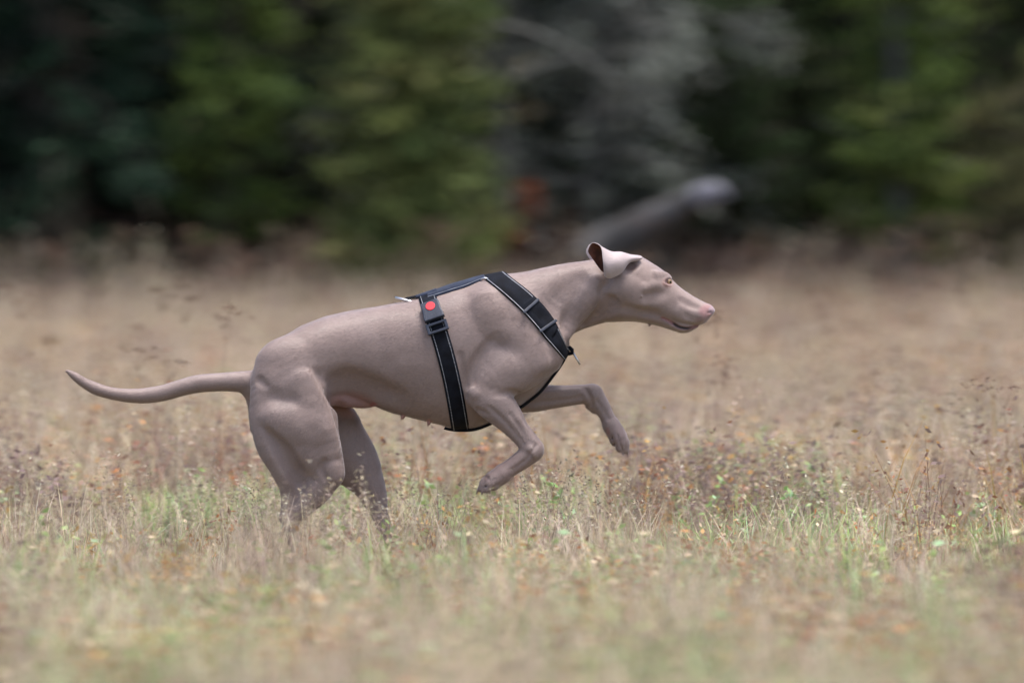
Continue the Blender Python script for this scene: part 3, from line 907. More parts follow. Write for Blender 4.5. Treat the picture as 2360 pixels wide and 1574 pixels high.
# D ring lying on the back behind the girth strap
dp = [P(958, 696, -17), P(958, 697, 0), P(958, 696, 17)]
for t in np.linspace(-90, 90, 15):
    a = math.radians(t)
    dp.append(P(946 - 34 * math.cos(a), 696 - 10 * math.cos(a) - (1 - math.cos(a)) * 2, -19 * math.sin(a)))
tube_obj('back_ring', dp, .0027, steel_m, harness, closed=True)
solid_ribbon('ring_loop', *spine_grid(948, 976, 8, lambda t: 15), 3.0, 4.5, web_m, harness)
cp = [P(1328 - 16 * .50 * math.cos(t), 825 - 16 * .87 * math.cos(t), 12 * math.sin(t)) for t in np.linspace(0, 2 * math.pi, 24, endpoint=False)]
tube_obj('chest_ring', cp, .0022, steel_m, harness, closed=True)
cp = [P(1306, 800, -9), P(1313, 801, -10), P(1319, 807, -9), P(1320, 813, -6), P(1312, 815, -6), P(1304, 812, -7)]
tube_obj('chest_loop', [Vector(p) for p in cp], [.004, .0048, .005, .005, .005, .004], web_m, harness)
cp = [P(1118 + 9 * math.cos(t), 644 + 4 * math.sin(t), -38 + 7 * math.sin(t)) for t in np.linspace(0, 2 * math.pi, 20, endpoint=False)]
tube_obj('joining_ring', cp, .0018, steel_m, harness, closed=True)

# ================================================================ THE MEADOW AND THE WOOD EDGE
def fnoise(x, y, seed, scale):
    """smooth value noise over the ground"""
    r = np.random.default_rng(seed); g = r.random((64, 64))
    u = x / scale + 1000.0; v = y / scale + 1000.0
    i = np.floor(u).astype(int); j = np.floor(v).astype(int); a = u - i; b_ = v - j
    a = a * a * (3 - 2 * a); b_ = b_ * b_ * (3 - 2 * b_)
    G = lambda p, q: g[p % 64, q % 64]
    return (G(i, j) * (1 - a) + G(i + 1, j) * a) * (1 - b_) + (G(i, j + 1) * (1 - a) + G(i + 1, j + 1) * a) * b_

# ground: one gently uneven sheet, finer round the scene
def ground_h(x, y):
    return (fnoise(x, y, 5, 1.7) - .5) * .05 * np.clip(1 - np.hypot(x, y) / 60, 0, 1) + np.clip((y - 15) / 60, 0, 1) * 1.2
gx = np.concatenate([[-900, -400, -150, -60, -30], np.arange(-16, 16.01, .4), [30, 60, 150, 400, 900]])
gy = np.concatenate([[-900, -400, -150, -60], np.arange(-26, 30.01, .4), [45, 60, 100, 200, 400, 900]])
GX, GY = np.meshgrid(gx, gy, indexing='ij')
GZ = ground_h(GX, GY)
V = np.stack([GX, GY, GZ], -1).reshape(-1, 3)
n2_ = len(gy)
idx_ = np.arange(len(gx) * n2_).reshape(len(gx), n2_)
Q = np.stack([idx_[:-1, :-1], idx_[1:, :-1], idx_[1:, 1:], idx_[:-1, 1:]], -1).reshape(-1, 4)
soil_m, nt, b = material('meadow_soil', (.12, .09, .055), .95, spec=.1)
noise_mix(nt, b, (.085, .065, .038), (.17, .14, .075), 6, 6, .8, 30)
link_mesh('ground', mesh_np('ground', V, Q=Q), soil_m)['kind'] = 'structure'

# --- plant clumps (shared geometry for the ground cover)
class Geo:
    def __init__(s): s.V, s.T, s.C, s.n = [], [], [], 0
    def tri(s, V, T, C):
        s.V.append(V); s.T.append(T + s.n); s.C.append(C); s.n += len(V)
    def mesh(s, name, mat_, smooth=False):
        me = mesh_np(name, np.concatenate(s.V), T=np.concatenate(s.T), smooth=smooth)
        set_color(me, np.concatenate(s.C)); me.materials.append(mat_)
        return me
def blade(g, base, ang, lean, h, w, c0, c1, seg=3, curl=1.0):
    t = np.linspace(0, 1, seg + 1)
    d = np.array([math.cos(ang), math.sin(ang)])
    side = np.array([-d[1], d[0]])
    r = lean * t ** (1 + curl) * h
    zz = h * t * (1 - .25 * lean * t)
    V = []; C = []
    for i in range(seg + 1):
        ww = w * (1 - t[i]) ** .6 * .5 if i < seg else 0
        cx, cy = base[0] + d[0] * r[i], base[1] + d[1] * r[i]
        col = np.array(c0) * (1 - t[i]) + np.array(c1) * t[i]
        if i < seg:
            V.append((cx + side[0] * ww, cy + side[1] * ww, zz[i])); V.append((cx - side[0] * ww, cy - side[1] * ww, zz[i])); C += [col, col]
        else:
            V.append((cx, cy, zz[i])); C.append(col)
    T = []
    for i in range(seg - 1):
        a = 2 * i; T += [(a, a + 1, a + 3), (a, a + 3, a + 2)]
    a = 2 * (seg - 1); T.append((a, a + 1, a + 2))
    g.tri(np.array(V), np.array(T), np.array(C))
    return np.array([base[0] + d[0] * r[-1], base[1] + d[1] * r[-1], zz[-1]])
def leaf(g, p, size, col, R, aspect=.45):
    a = R.uniform(0, 2 * math.pi); e = R.uniform(-.9, 1.2)
    d = np.array([math.cos(a) * math.cos(e), math.sin(a) * math.cos(e), math.sin(e)])
    s_ = np.cross(d, R.normal(size=3)); s_ /= np.linalg.norm(s_)
    V = np.array([p, p + d * size * .5 + s_ * size * aspect * .5, p + d * size, p + d * size * .5 - s_ * size * aspect * .5])
    g.tri(V, np.array([(0, 1, 2), (0, 2, 3)]), np.tile(col, (4, 1)))

plant_m, nt, b = material('meadow_plants', rough=.75, spec=.15)
at = nt.nodes.new('ShaderNodeAttribute'); at.attribute_name = 'col'
oi = nt.nodes.new('ShaderNodeObjectInfo')
tc = nt.nodes.new('ShaderNodeTexCoord'); gm_ = nt.nodes.new('ShaderNodeNewGeometry')
nz = nt.nodes.new('ShaderNodeTexNoise'); nz.inputs['Scale'].default_value = 1.4; nz.inputs['Detail'].default_value = 3
nt.links.new(gm_.outputs['Position'], nz.inputs['Vector'])
hs = nt.nodes.new('ShaderNodeHueSaturation')
m1 = nt.nodes.new('ShaderNodeMapRange'); m1.inputs['From Min'].default_value = .3; m1.inputs['From Max'].default_value = .7; m1.inputs['To Min'].default_value = .66; m1.inputs['To Max'].default_value = 1.28
nz2 = nt.nodes.new('ShaderNodeTexNoise'); nz2.inputs['Scale'].default_value = 7.0; nz2.inputs['Detail'].default_value = 2
nt.links.new(gm_.outputs['Position'], nz2.inputs['Vector'])
ad = nt.nodes.new('ShaderNodeMath'); ad.operation = 'MULTIPLY_ADD'; ad.inputs[1].default_value = .5; 
hf = nt.nodes.new('ShaderNodeMath'); hf.operation = 'MULTIPLY'; hf.inputs[1].default_value = .5
nt.links.new(nz2.outputs['Fac'], hf.inputs[0]); nt.links.new(nz.outputs['Fac'], ad.inputs[0]); nt.links.new(hf.outputs[0], ad.inputs[2])
nt.links.new(ad.outputs[0], m1.inputs['Value'])
m3 = nt.nodes.new('ShaderNodeMapRange'); m3.inputs['To Min'].default_value = .85; m3.inputs['To Max'].default_value = 1.2
fr_ = nt.nodes.new('ShaderNodeMath'); fr_.operation = 'FRACT'; ml = nt.nodes.new('ShaderNodeMath'); ml.operation = 'MULTIPLY'; ml.inputs[1].default_value = 37.7
nt.links.new(oi.outputs['Random'], ml.inputs[0]); nt.links.new(ml.outputs[0], fr_.inputs[0]); nt.links.new(fr_.outputs[0], m3.inputs['Value'])
mv = nt.nodes.new('ShaderNodeMath'); mv.operation = 'MULTIPLY'; nt.links.new(m1.outputs[0], mv.inputs[0]); nt.links.new(m3.outputs[0], mv.inputs[1])
m2 = nt.nodes.new('ShaderNodeMapRange'); m2.inputs['To Min'].default_value = .475; m2.inputs['To Max'].default_value = .52
nt.links.new(oi.outputs['Random'], m2.inputs['Value'])
nt.links.new(mv.outputs[0], hs.inputs['Value']); nt.links.new(m2.outputs[0], hs.inputs['Hue'])
nt.links.new(at.outputs['Color'], hs.inputs['Color']); nt.links.new(hs.outputs[0], b.inputs['Base Color'])
tr = nt.nodes.new('ShaderNodeBsdfTranslucent'); mx = nt.nodes.new('ShaderNodeMixShader'); mx.inputs[0].default_value = .3
nt.links.new(hs.outputs[0], tr.inputs['Color'])
out_ = nt.nodes['Material Output']
nt.links.new(b.outputs[0], mx.inputs[1]); nt.links.new(tr.outputs[0], mx.inputs[2]); nt.links.new(mx.outputs[0], out_.inputs['Surface'])

STRAW = [(0.6342, 0.5206, 0.357), (0.7249, 0.6015, 0.411), (0.5436, 0.4396, 0.3353), (0.6795, 0.5552, 0.4543), (0.7682, 0.7173, 0.5624), (0.4304, 0.3239, 0.2704), (0.589, 0.5206, 0.3245), (0.5663, 0.4512, 0.3893)]
GREEN = [(0.3653, 0.5045, 0.1855), (0.4231, 0.5504, 0.2318), (0.2884, 0.4358, 0.1483), (0.4807, 0.5848, 0.2782), (0.4231, 0.5734, 0.3338)]
RUST = [(0.483, 0.2241, 0.1026), (0.621, 0.3055, 0.1111), (0.345, 0.163, 0.094), (0.529, 0.3361, 0.1283), (0.276, 0.1426, 0.094), (0.23, 0.1324, 0.1026)]
def pick(P_, R, v=.12): return np.array(P_[R.integers(len(P_))]) * R.uniform(1 - v, 1 + v)
def clump_grass(seed, n, h0, h1, pal, spread=.09, lean=(.15, .9), w=.0036, seg=3):
    R = np.random.default_rng(seed); g = Geo()
    for _ in range(n):
        a = R.uniform(0, 6.28); r = spread * math.sqrt(R.random())
        c = pick(pal, R); 
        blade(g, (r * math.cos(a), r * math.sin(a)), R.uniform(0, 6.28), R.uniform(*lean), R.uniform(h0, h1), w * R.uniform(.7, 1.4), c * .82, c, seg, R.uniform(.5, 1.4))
    return g
def clump_seed(seed, n=9):
    """dry stems with loose seed heads"""
    g = clump_grass(seed, 16, .08, .2, STRAW, .08); R = np.random.default_rng(seed + 500)
    for _ in range(n):
        a = R.uniform(0, 6.28); r = .07 * math.sqrt(R.random()); c = pick(STRAW, R)
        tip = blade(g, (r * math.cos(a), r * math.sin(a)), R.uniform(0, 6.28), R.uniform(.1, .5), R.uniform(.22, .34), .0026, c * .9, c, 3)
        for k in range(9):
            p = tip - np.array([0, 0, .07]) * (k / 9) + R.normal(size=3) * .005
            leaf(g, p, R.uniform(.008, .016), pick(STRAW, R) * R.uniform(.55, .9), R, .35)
    return g
def clump_leafy(seed, pal, n=10, h=.16, size=.026):
    R = np.random.default_rng(seed); g = clump_grass(seed, 12, h * .5, h * 1.1, pal, .09)
    for _ in range(n):
        a = R.uniform(0, 6.28); r = .09 * math.sqrt(R.random()); c = pick(pal, R)
        hh = h * R.uniform(.5, 1.15); b0 = np.array([r * math.cos(a), r * math.sin(a)])
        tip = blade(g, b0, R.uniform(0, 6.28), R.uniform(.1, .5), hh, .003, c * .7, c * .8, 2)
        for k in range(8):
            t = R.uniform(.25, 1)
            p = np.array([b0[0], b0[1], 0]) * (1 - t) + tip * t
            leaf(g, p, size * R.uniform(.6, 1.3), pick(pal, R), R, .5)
    return g
def clump_umbel(seed):
    """tall withered stem with flat brown flower heads"""
    R = np.random.default_rng(seed); g = Geo()
    for _ in range(2):
        a = R.uniform(0, 6.28); h = R.uniform(.42, .58); ln = R.uniform(.02, .14)
        c = np.array([.20, .135, .10]) * R.uniform(.8, 1.2)
        tip = blade(g, (R.normal() * .04, R.normal() * .04), a, ln, h, .0034, c, c, 3)
        for k in range(5):
            d = R.normal(size=3) * np.array([.028, .028, .008]); top = tip + d + np.array([0, 0, .02])
            s_ = np.array([.0012, 0, 0])
            g.tri(np.array([tip - s_ - [0, 0, .04], tip + s_ - [0, 0, .04], top]), np.array([(0, 1, 2)]), np.tile(c, (3, 1)))
            for q in range(9):
                leaf(g, top + R.normal(size=3) * np.array([.009, .009, .003]), .009, c * R.uniform(.5, 1.3), R, .7)
    return g
PALM = STRAW + [(.50, .34, .24), (.44, .40, .25)]
lib = {}
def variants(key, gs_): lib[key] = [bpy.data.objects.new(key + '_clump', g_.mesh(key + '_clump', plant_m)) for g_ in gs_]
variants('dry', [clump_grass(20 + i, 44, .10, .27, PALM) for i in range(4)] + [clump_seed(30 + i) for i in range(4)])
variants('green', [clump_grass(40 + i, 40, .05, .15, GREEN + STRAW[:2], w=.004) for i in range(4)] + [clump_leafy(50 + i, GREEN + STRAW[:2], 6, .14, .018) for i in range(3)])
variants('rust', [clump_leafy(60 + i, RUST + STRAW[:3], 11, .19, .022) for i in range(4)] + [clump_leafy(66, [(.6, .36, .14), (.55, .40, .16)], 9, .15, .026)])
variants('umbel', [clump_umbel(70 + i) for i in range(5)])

def scatter(name, label, key, pts, sc, seed):
    """ground cover: one object whose points each carry one of the clumps"""
    R = np.random.default_rng(seed)
    me = bpy.data.meshes.new(name)
    me.vertices.add(len(pts)); me.vertices.foreach_set('co', np.asarray(pts, np.float32).ravel())
    n = len(pts)
    a = me.attributes.new('turn', 'FLOAT_VECTOR', 'POINT')
    rot = np.stack([R.normal(0, .08, n), R.normal(0, .08, n), R.uniform(0, 6.28, n)], 1).astype(np.float32)
    a.data.foreach_set('vector', rot.ravel())
    a = me.attributes.new('size', 'FLOAT', 'POINT'); a.data.foreach_set('value', np.asarray(sc, np.float32))
    a = me.attributes.new('kind_index', 'INT', 'POINT'); a.data.foreach_set('value', R.integers(0, len(lib[key]), n).astype(np.int32))
    o = link_mesh(name, me, plant_m)
    o['kind'] = 'stuff'; o['label'] = label
    coll = bpy.data.collections.new(key + '_clumps')
    for c in lib[key]: coll.objects.link(c)
    ng = bpy.data.node_groups.new(name + '_growth', 'GeometryNodeTree')
    ng.interface.new_socket('Geometry', in_out='INPUT', socket_type='NodeSocketGeometry')
    ng.interface.new_socket('Geometry', in_out='OUTPUT', socket_type='NodeSocketGeometry')
    N = ng.nodes.new; L = ng.links.new
    gi, go = N('NodeGroupInput'), N('NodeGroupOutput')
    ci = N('GeometryNodeCollectionInfo'); ci.inputs['Collection'].default_value = coll
    ci.inputs['Separate Children'].default_value = True; ci.inputs['Reset Children'].default_value = True
    ip = N('GeometryNodeInstanceOnPoints'); ip.inputs['Pick Instance'].default_value = True
    def attr(nm, ty):
        q = N('GeometryNodeInputNamedAttribute'); q.data_type = ty; q.inputs['Name'].default_value = nm
        return q.outputs['Attribute']
    L(gi.outputs[0], ip.inputs['Points']); L(ci.outputs[0], ip.inputs['Instance'])
    L(attr('kind_index', 'INT'), ip.inputs['Instance Index'])
    e2r = N('FunctionNodeEulerToRotation'); L(attr('turn', 'FLOAT_VECTOR'), e2r.inputs[0]); L(e2r.outputs[0], ip.inputs['Rotation'])
    cx = N('ShaderNodeCombineXYZ'); s_ = attr('size', 'FLOAT')
    for k in range(3): L(s_, cx.inputs[k])
    L(cx.outputs[0], ip.inputs['Scale']); L(ip.outputs[0], go.inputs[0])
    md = o.modifiers.new('growth', 'NODES'); md.node_group = ng
    return o

def field_points(density, seed, y0=-9.5, y1=16.5, hw=4.2):
    R = np.random.default_rng(seed)
    n = int(density * (y1 - y0) * 2 * hw)
    x = R.uniform(-hw, hw, n); y = R.uniform(y0, y1, n)
    return x, y, R
def mk(x, y): return np.stack([x, y, ground_h(x, y) - .004], 1)
# shares of green, rust and straw vary in broad patches: green is low and shows round the dog, rust to the right
def shares(x, y):
    gmask = fnoise(x, y, 21, .55) * .6 + fnoise(x, y, 22, .16) * .4
    gr = np.clip((gmask - .46) * 4, 0, 1) * np.clip(1.05 - np.clip(y - .5, 0, 99) / 6.0, .14, .8)
    rmask = fnoise(x, y, 31, .45) * .55 + fnoise(x, y, 32, .13) * .45
    ru = np.clip((rmask - .50) * 3.4, 0, 1) * np.clip(.55 + x * .5, .35, 1.2)
    return gr, ru
def hclip(x, y):
    """plants stand lower where the dog's path crosses"""
    return np.where((y > -3.2) & (y < 1.5), .80, 1.0) * (1 + .06 * np.exp(-(((x + .42) / .45) ** 4) - ((y + .9) / 1.2) ** 4))
x, y, R = field_points(46, 101); gr, ru = shares(x, y)
k = R.random(len(x)) > gr * .85
x, y = x[k], y[k]
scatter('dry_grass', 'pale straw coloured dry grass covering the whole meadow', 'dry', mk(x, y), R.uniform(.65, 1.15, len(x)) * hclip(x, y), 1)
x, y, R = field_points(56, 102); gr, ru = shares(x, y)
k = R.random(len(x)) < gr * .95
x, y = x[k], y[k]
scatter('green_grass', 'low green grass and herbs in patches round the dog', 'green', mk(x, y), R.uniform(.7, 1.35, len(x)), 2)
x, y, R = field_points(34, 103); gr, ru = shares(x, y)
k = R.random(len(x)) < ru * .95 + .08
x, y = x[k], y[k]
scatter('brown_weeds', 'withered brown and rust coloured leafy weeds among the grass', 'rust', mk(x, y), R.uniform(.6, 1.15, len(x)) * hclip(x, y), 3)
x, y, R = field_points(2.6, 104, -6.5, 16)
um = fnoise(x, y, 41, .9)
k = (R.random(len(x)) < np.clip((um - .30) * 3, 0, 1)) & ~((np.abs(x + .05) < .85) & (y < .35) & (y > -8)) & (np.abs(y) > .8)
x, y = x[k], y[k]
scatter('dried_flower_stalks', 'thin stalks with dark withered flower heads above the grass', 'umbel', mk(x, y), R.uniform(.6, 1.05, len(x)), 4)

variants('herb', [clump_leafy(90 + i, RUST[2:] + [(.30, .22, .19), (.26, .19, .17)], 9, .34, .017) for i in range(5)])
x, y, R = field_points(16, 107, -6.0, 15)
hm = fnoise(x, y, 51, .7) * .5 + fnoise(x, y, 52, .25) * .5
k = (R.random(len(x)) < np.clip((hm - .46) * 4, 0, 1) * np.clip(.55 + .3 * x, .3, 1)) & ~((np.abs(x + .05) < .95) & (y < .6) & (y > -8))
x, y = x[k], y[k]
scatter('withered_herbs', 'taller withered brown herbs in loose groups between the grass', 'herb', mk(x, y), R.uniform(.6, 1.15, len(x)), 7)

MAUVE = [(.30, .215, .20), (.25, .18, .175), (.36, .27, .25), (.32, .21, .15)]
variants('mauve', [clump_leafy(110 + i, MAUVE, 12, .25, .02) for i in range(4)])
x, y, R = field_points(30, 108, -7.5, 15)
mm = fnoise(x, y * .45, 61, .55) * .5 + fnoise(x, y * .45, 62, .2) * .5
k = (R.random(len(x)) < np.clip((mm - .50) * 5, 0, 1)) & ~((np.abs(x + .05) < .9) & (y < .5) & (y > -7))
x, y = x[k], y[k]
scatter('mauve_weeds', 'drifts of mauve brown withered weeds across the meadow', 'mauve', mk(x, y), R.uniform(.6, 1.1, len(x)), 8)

# ---------------------------------------------------------------- the wood edge
leaf_m, nt, b = material('needles', rough=.7, spec=.12)
at = nt.nodes.new('ShaderNodeAttribute'); at.attribute_name = 'col'
nt.links.new(at.outputs['Color'], b.inputs['Base Color'])
tr = nt.nodes.new('ShaderNodeBsdfTranslucent'); mx = nt.nodes.new('ShaderNodeMixShader'); mx.inputs[0].default_value = .18
nt.links.new(at.outputs['Color'], tr.inputs['Color'])
nt.links.new(b.outputs[0], mx.inputs[1]); nt.links.new(tr.outputs[0], mx.inputs[2]); nt.links.new(mx.outputs[0], nt.nodes['Material Output'].inputs['Surface'])
bark_m, nt, b = material('bark', (.06, .05, .04), .9, spec=.1)
noise_mix(nt, b, (.028, .023, .019), (.085, .075, .06), 14, 6, .9, 60)
lich_m, nt, b = material('lichen_bark', (.16, .16, .14), .9, spec=.1)
noise_mix(nt, b, (.06, .058, .055), (.12, .125, .115), 12, 6, .9, 60)
grey_m, nt, b = material('weathered_wood', (.2, .2, .2), .85, spec=.15)
noise_mix(nt, b, (.075, .072, .07), (.15, .145, .148), 9, 6, .8, 40)
pale_m, nt, b = material('bare_wood', (.62, .62, .66), .8, spec=.15)
noise_mix(nt, b, (.15, .15, .18), (.24, .24, .28), 9, 4, .4, 40)

def tubes(paths, seg=6):
    """joined tapered tubes: paths of (points (n,3), radii (n,))"""
    V, Q, o = [], [], 0
    for pts, rad in paths:
        pts = np.asarray(pts, float); n = len(pts)
        t = np.gradient(pts, axis=0); t /= np.linalg.norm(t, axis=1)[:, None] + 1e-9
        up = np.array([.31, .17, .93]); 
        s_ = np.cross(t, up); s_ /= np.linalg.norm(s_, axis=1)[:, None] + 1e-9
        w_ = np.cross(s_, t)
        a = np.arange(seg) * 2 * math.pi / seg
        ring = pts[:, None] + (s_[:, None] * np.cos(a)[None, :, None] + w_[:, None] * np.sin(a)[None, :, None]) * np.asarray(rad)[:, None, None]
        V.append(ring.reshape(-1, 3))
        i = np.arange(n - 1)[:, None] * seg; k = np.arange(seg)[None]
        q = np.stack([i + k, i + (k + 1) % seg, i + seg + (k + 1) % seg, i + seg + k], -1).reshape(-1, 4)
        Q.append(q + o); o += n * seg
        V.append(pts[[0, -1]]); c0, c1 = o, o + 1; o += 2
        base = o - 2 - n * seg
        capk = np.arange(seg)
        Q.append(np.stack([base + capk, base + capk, base + (capk + 1) % seg, np.full(seg, c0)], -1)[:, [1, 2, 3, 3]])
        e = base + (n - 1) * seg
        Q.append(np.stack([e + (capk + 1) % seg, e + capk, np.full(seg, c1), np.full(seg, c1)], -1))
    V = np.concatenate(V); Q = np.concatenate(Q)
    tri = Q[Q[:, 2] == Q[:, 3]][:, :3]; quad = Q[Q[:, 2] != Q[:, 3]]
    return V, quad, tri
def leaves(pts, size, pal, R, aspect=.4, droop=0.0):
    n = len(pts)
    d = R.normal(size=(n, 3)); d[:, 2] -= droop; d /= np.linalg.norm(d, axis=1)[:, None]
    s_ = np.cross(d, R.normal(size=(n, 3))); s_ /= np.linalg.norm(s_, axis=1)[:, None]
    L_ = (size * R.uniform(.6, 1.4, n))[:, None]
    V = np.stack([pts - d * L_ * .5, pts + s_ * L_ * aspect * .5, pts + d * L_ * .5, pts - s_ * L_ * aspect * .5], 1).reshape(-1, 3)
    Q = np.arange(4 * n).reshape(n, 4)
    pal = np.array(pal)
    return V, Q, pal
def leaf_mesh(name, pts, size, pal, R, clumpid=None, aspect=.4, droop=0.0):
    V, Q, pal = leaves(pts, size, pal, R, aspect, droop)
    n = len(pts)
    if clumpid is None: clumpid = np.arange(n)
    cc = R.uniform(.65, 1.35, clumpid.max() + 1); ci = R.integers(0, len(pal), clumpid.max() + 1)
    C = pal[ci[clumpid]] * (cc[clumpid] * R.uniform(.75, 1.25, n))[:, None]
    me = mesh_np(name, V, Q=Q, smooth=False)
    set_color(me, np.repeat(C, 4, 0))
    me.materials.append(leaf_m)
    return me
def bough(p0, az, length, rise, sag, R, n=9):
    t = np.linspace(0, 1, n)
    d = np.array([math.cos(az), math.sin(az)])
    wob = np.cumsum(R.normal(0, .03, (n, 2)), 0) * length * .4
    P_ = np.stack([p0[0] + d[0] * t * length + wob[:, 0] * t, p0[1] + d[1] * t * length + wob[:, 1] * t, p0[2] + rise * t * length - sag * t * t * length], 1)
    return P_
def conifer(name, x, y, h, rad, pal, seed, label, group=None, low=.15, dens=1.0, leaf=.055, trunk_r=.09, sag=.35, rise=.15, boughs=70, conic=.8, bark=None, top_skip=0, fill=.13, cat='tree'):
    R = np.random.default_rng(seed)
    root = empty(name, (x, y, float(ground_h(np.array([x]), np.array([y]))[0])))
    tag(root, label, cat, group)
    tp = np.stack([np.linspace(0, R.normal(0, .08), 10), np.linspace(0, R.normal(0, .08), 10), np.linspace(-.1, h, 10)], 1)
    tw = [(tp, np.linspace(trunk_r, .012, 10))]
    pts, ids, c = [], [], 0
    limbs = []
    for i in range(boughs):
        f = (i + R.random()) / boughs
        z0 = low + (h - low) * f ** 1.25
        ln = rad * (1 - conic * (z0 / h)) * R.uniform(.55, 1.15)
        if ln < .12: ln = .12
        b_ = bough((0, 0, z0), R.uniform(0, 6.28), ln, rise, sag, R)
        b_[:, 2] = np.maximum(b_[:, 2], .06)
        limbs.append((b_, np.linspace(.022 * (1 - .6 * f) + .004, .004, 9)))
        m = max(3, int(ln / .10 * dens))
        for k in range(m):
            t = R.uniform(.22, 1.0); q = b_[int(t * 8)] + R.normal(0, fill * .5, 3) * (1.1 - .5 * t) * np.array([1, 1, .6])
            nn = int(26 * dens)
            pts.append(q + R.normal(0, fill * .42, (nn, 3)) * np.array([1, 1, .55])); ids.append(np.full(nn, c)); c += 1
    bk = bark or bark_m
    V, q, t = tubes(tw, 9); link_mesh('trunk', mesh_np('trunk', V, Q=q, T=t), bk, root)
    V, q, t = tubes(limbs, 5); link_mesh('limbs', mesh_np('limbs', V, Q=q, T=t), bk, root)['kind'] = 'stuff'
    pts = np.concatenate(pts); ids = np.concatenate(ids)
    o = link_mesh('crown', leaf_mesh('crown', pts, leaf, pal, R, ids, droop=.3), [], root)
    return root
def wx(px, Y): return (px - 1180.0) * (Y + CAM_D) / CAM_D / 1000.0

DARK = [(0.0142, 0.0227, 0.017), (0.0099, 0.017, 0.0128), (0.0185, 0.0298, 0.0198)]
BLUEG = [(0.0258, 0.0536, 0.0315), (0.0189, 0.0407, 0.0248), (0.0309, 0.061, 0.0348)]
BRIGHT = [(0.096, 0.1426, 0.0342), (0.072, 0.1141, 0.0296), (0.1201, 0.1654, 0.0457), (0.06, 0.0969, 0.032)]
OLIVE = [(0.1536, 0.1824, 0.0576), (0.1152, 0.144, 0.0499), (0.2112, 0.2208, 0.0845), (0.0864, 0.1248, 0.0422)]
LICH = [(0.2228, 0.2506, 0.2087), (0.1671, 0.1838, 0.1622), (0.2896, 0.3119, 0.2724), (0.1336, 0.1336, 0.1275)]
G1 = 'dark spruces standing along the wood edge'
conifer('spruce_tree', wx(120, 15.6), 15.6, 7.5, 1.5, BLUEG + DARK, 1, 'dark spruce with drooping boughs at the far left of the wood edge', G1, .12, 1.3, .06, .13, .45, .12, 120)
conifer('spruce_tree', wx(330, 16.6), 16.6, 7.0, 1.25, DARK + BLUEG[:1], 2, 'blackish spruce just left of the bright green juniper', G1, .15, 1.2, .06, .12, .45, .12, 110)
conifer('juniper_tree', wx(505, 14.9), 14.9, 3.4, .36, BRIGHT, 3, 'bright green upright juniper on the left, behind the dog\'s tail and rump', None, .42, 1.6, .04, .05, .05, .55, 90, .55, fill=.12)
conifer('juniper_bush', wx(955, 14.7), 14.7, 1.6, .46, OLIVE, 4, 'rounded olive green juniper bush left of the pale slanting trunk', None, .20, 1.5, .042, .05, .05, .45, 90, .45, cat='bush', fill=.13)
conifer('juniper_tree', wx(2080, 15.0), 15.0, 3.0, .36, BRIGHT[:3] + OLIVE[:1], 5, 'yellow green juniper on a short pale trunk at the right', None, .36, 1.5, .042, .05, .05, .5, 90, .5, bark=lich_m, fill=.13)
conifer('juniper_bush', wx(1670, 15.6), 15.6, 1.35, .36, [(.055, .085, .035), (.045, .07, .03)], 6, 'small dull green juniper bush above the fallen pale log', None, .45, 1.1, .04, .04, .05, .5, 46, .4, cat='bush', fill=.11)
conifer('juniper_bush', wx(2335, 14.6), 14.6, .98, .30, [(.12, .115, .05), (.085, .09, .04)], 7, 'small yellowish bush at the right edge', None, .16, 1.1, .035, .03, .05, .5, 44, .4, cat='bush', fill=.09)
conifer('juniper_tree', wx(2360, 17.4), 17.4, 3.4, .8, BRIGHT[:2] + DARK, 8, 'mid green juniper in the upper right corner, standing farther back', None, .9, 1.1, .05, .06, .05, .4, 70, .5, fill=.14)
conifer('juniper_tree', wx(1960, 16.4), 16.4, 2.6, .45, [(.04, .06, .03), (.06, .09, .03)], 9, 'dull dark green juniper between the small bush and the yellow green juniper', None, .25, 1.2, .045, .05, .05, .5, 60, .5, fill=.13)

MIX = [(.045, .062, .030), (.060, .075, .034), (.036, .050, .028)]
conifer('juniper_tree', wx(690, 15.9), 15.9, 2.9, .42, MIX, 101, 'dull olive juniper standing between the bright juniper and the olive bush', None, .3, 1.3, .045, .05, .05, .5, 70, .5, fill=.13)
conifer('juniper_tree', wx(1800, 16.2), 16.2, 2.7, .42, MIX + BRIGHT[3:], 102, 'dull olive juniper right of the fallen pale log', None, .3, 1.2, .045, .05, .05, .5, 66, .5, fill=.13)
conifer('juniper_tree', wx(2240, 15.8), 15.8, 2.6, .38, MIX + OLIVE[:1], 103, 'mottled olive juniper just left of the small yellowish bush', None, .3, 1.2, .045, .05, .05, .5, 60, .5, fill=.13)
conifer('juniper_bush', wx(1560, 16.1), 16.1, 2.0, .36, MIX[:2], 104, 'dim olive bush behind the leafless tree and the fallen pale log', None, .35, 1.1, .045, .05, .05, .5, 50, .5, cat='bush', fill=.13)
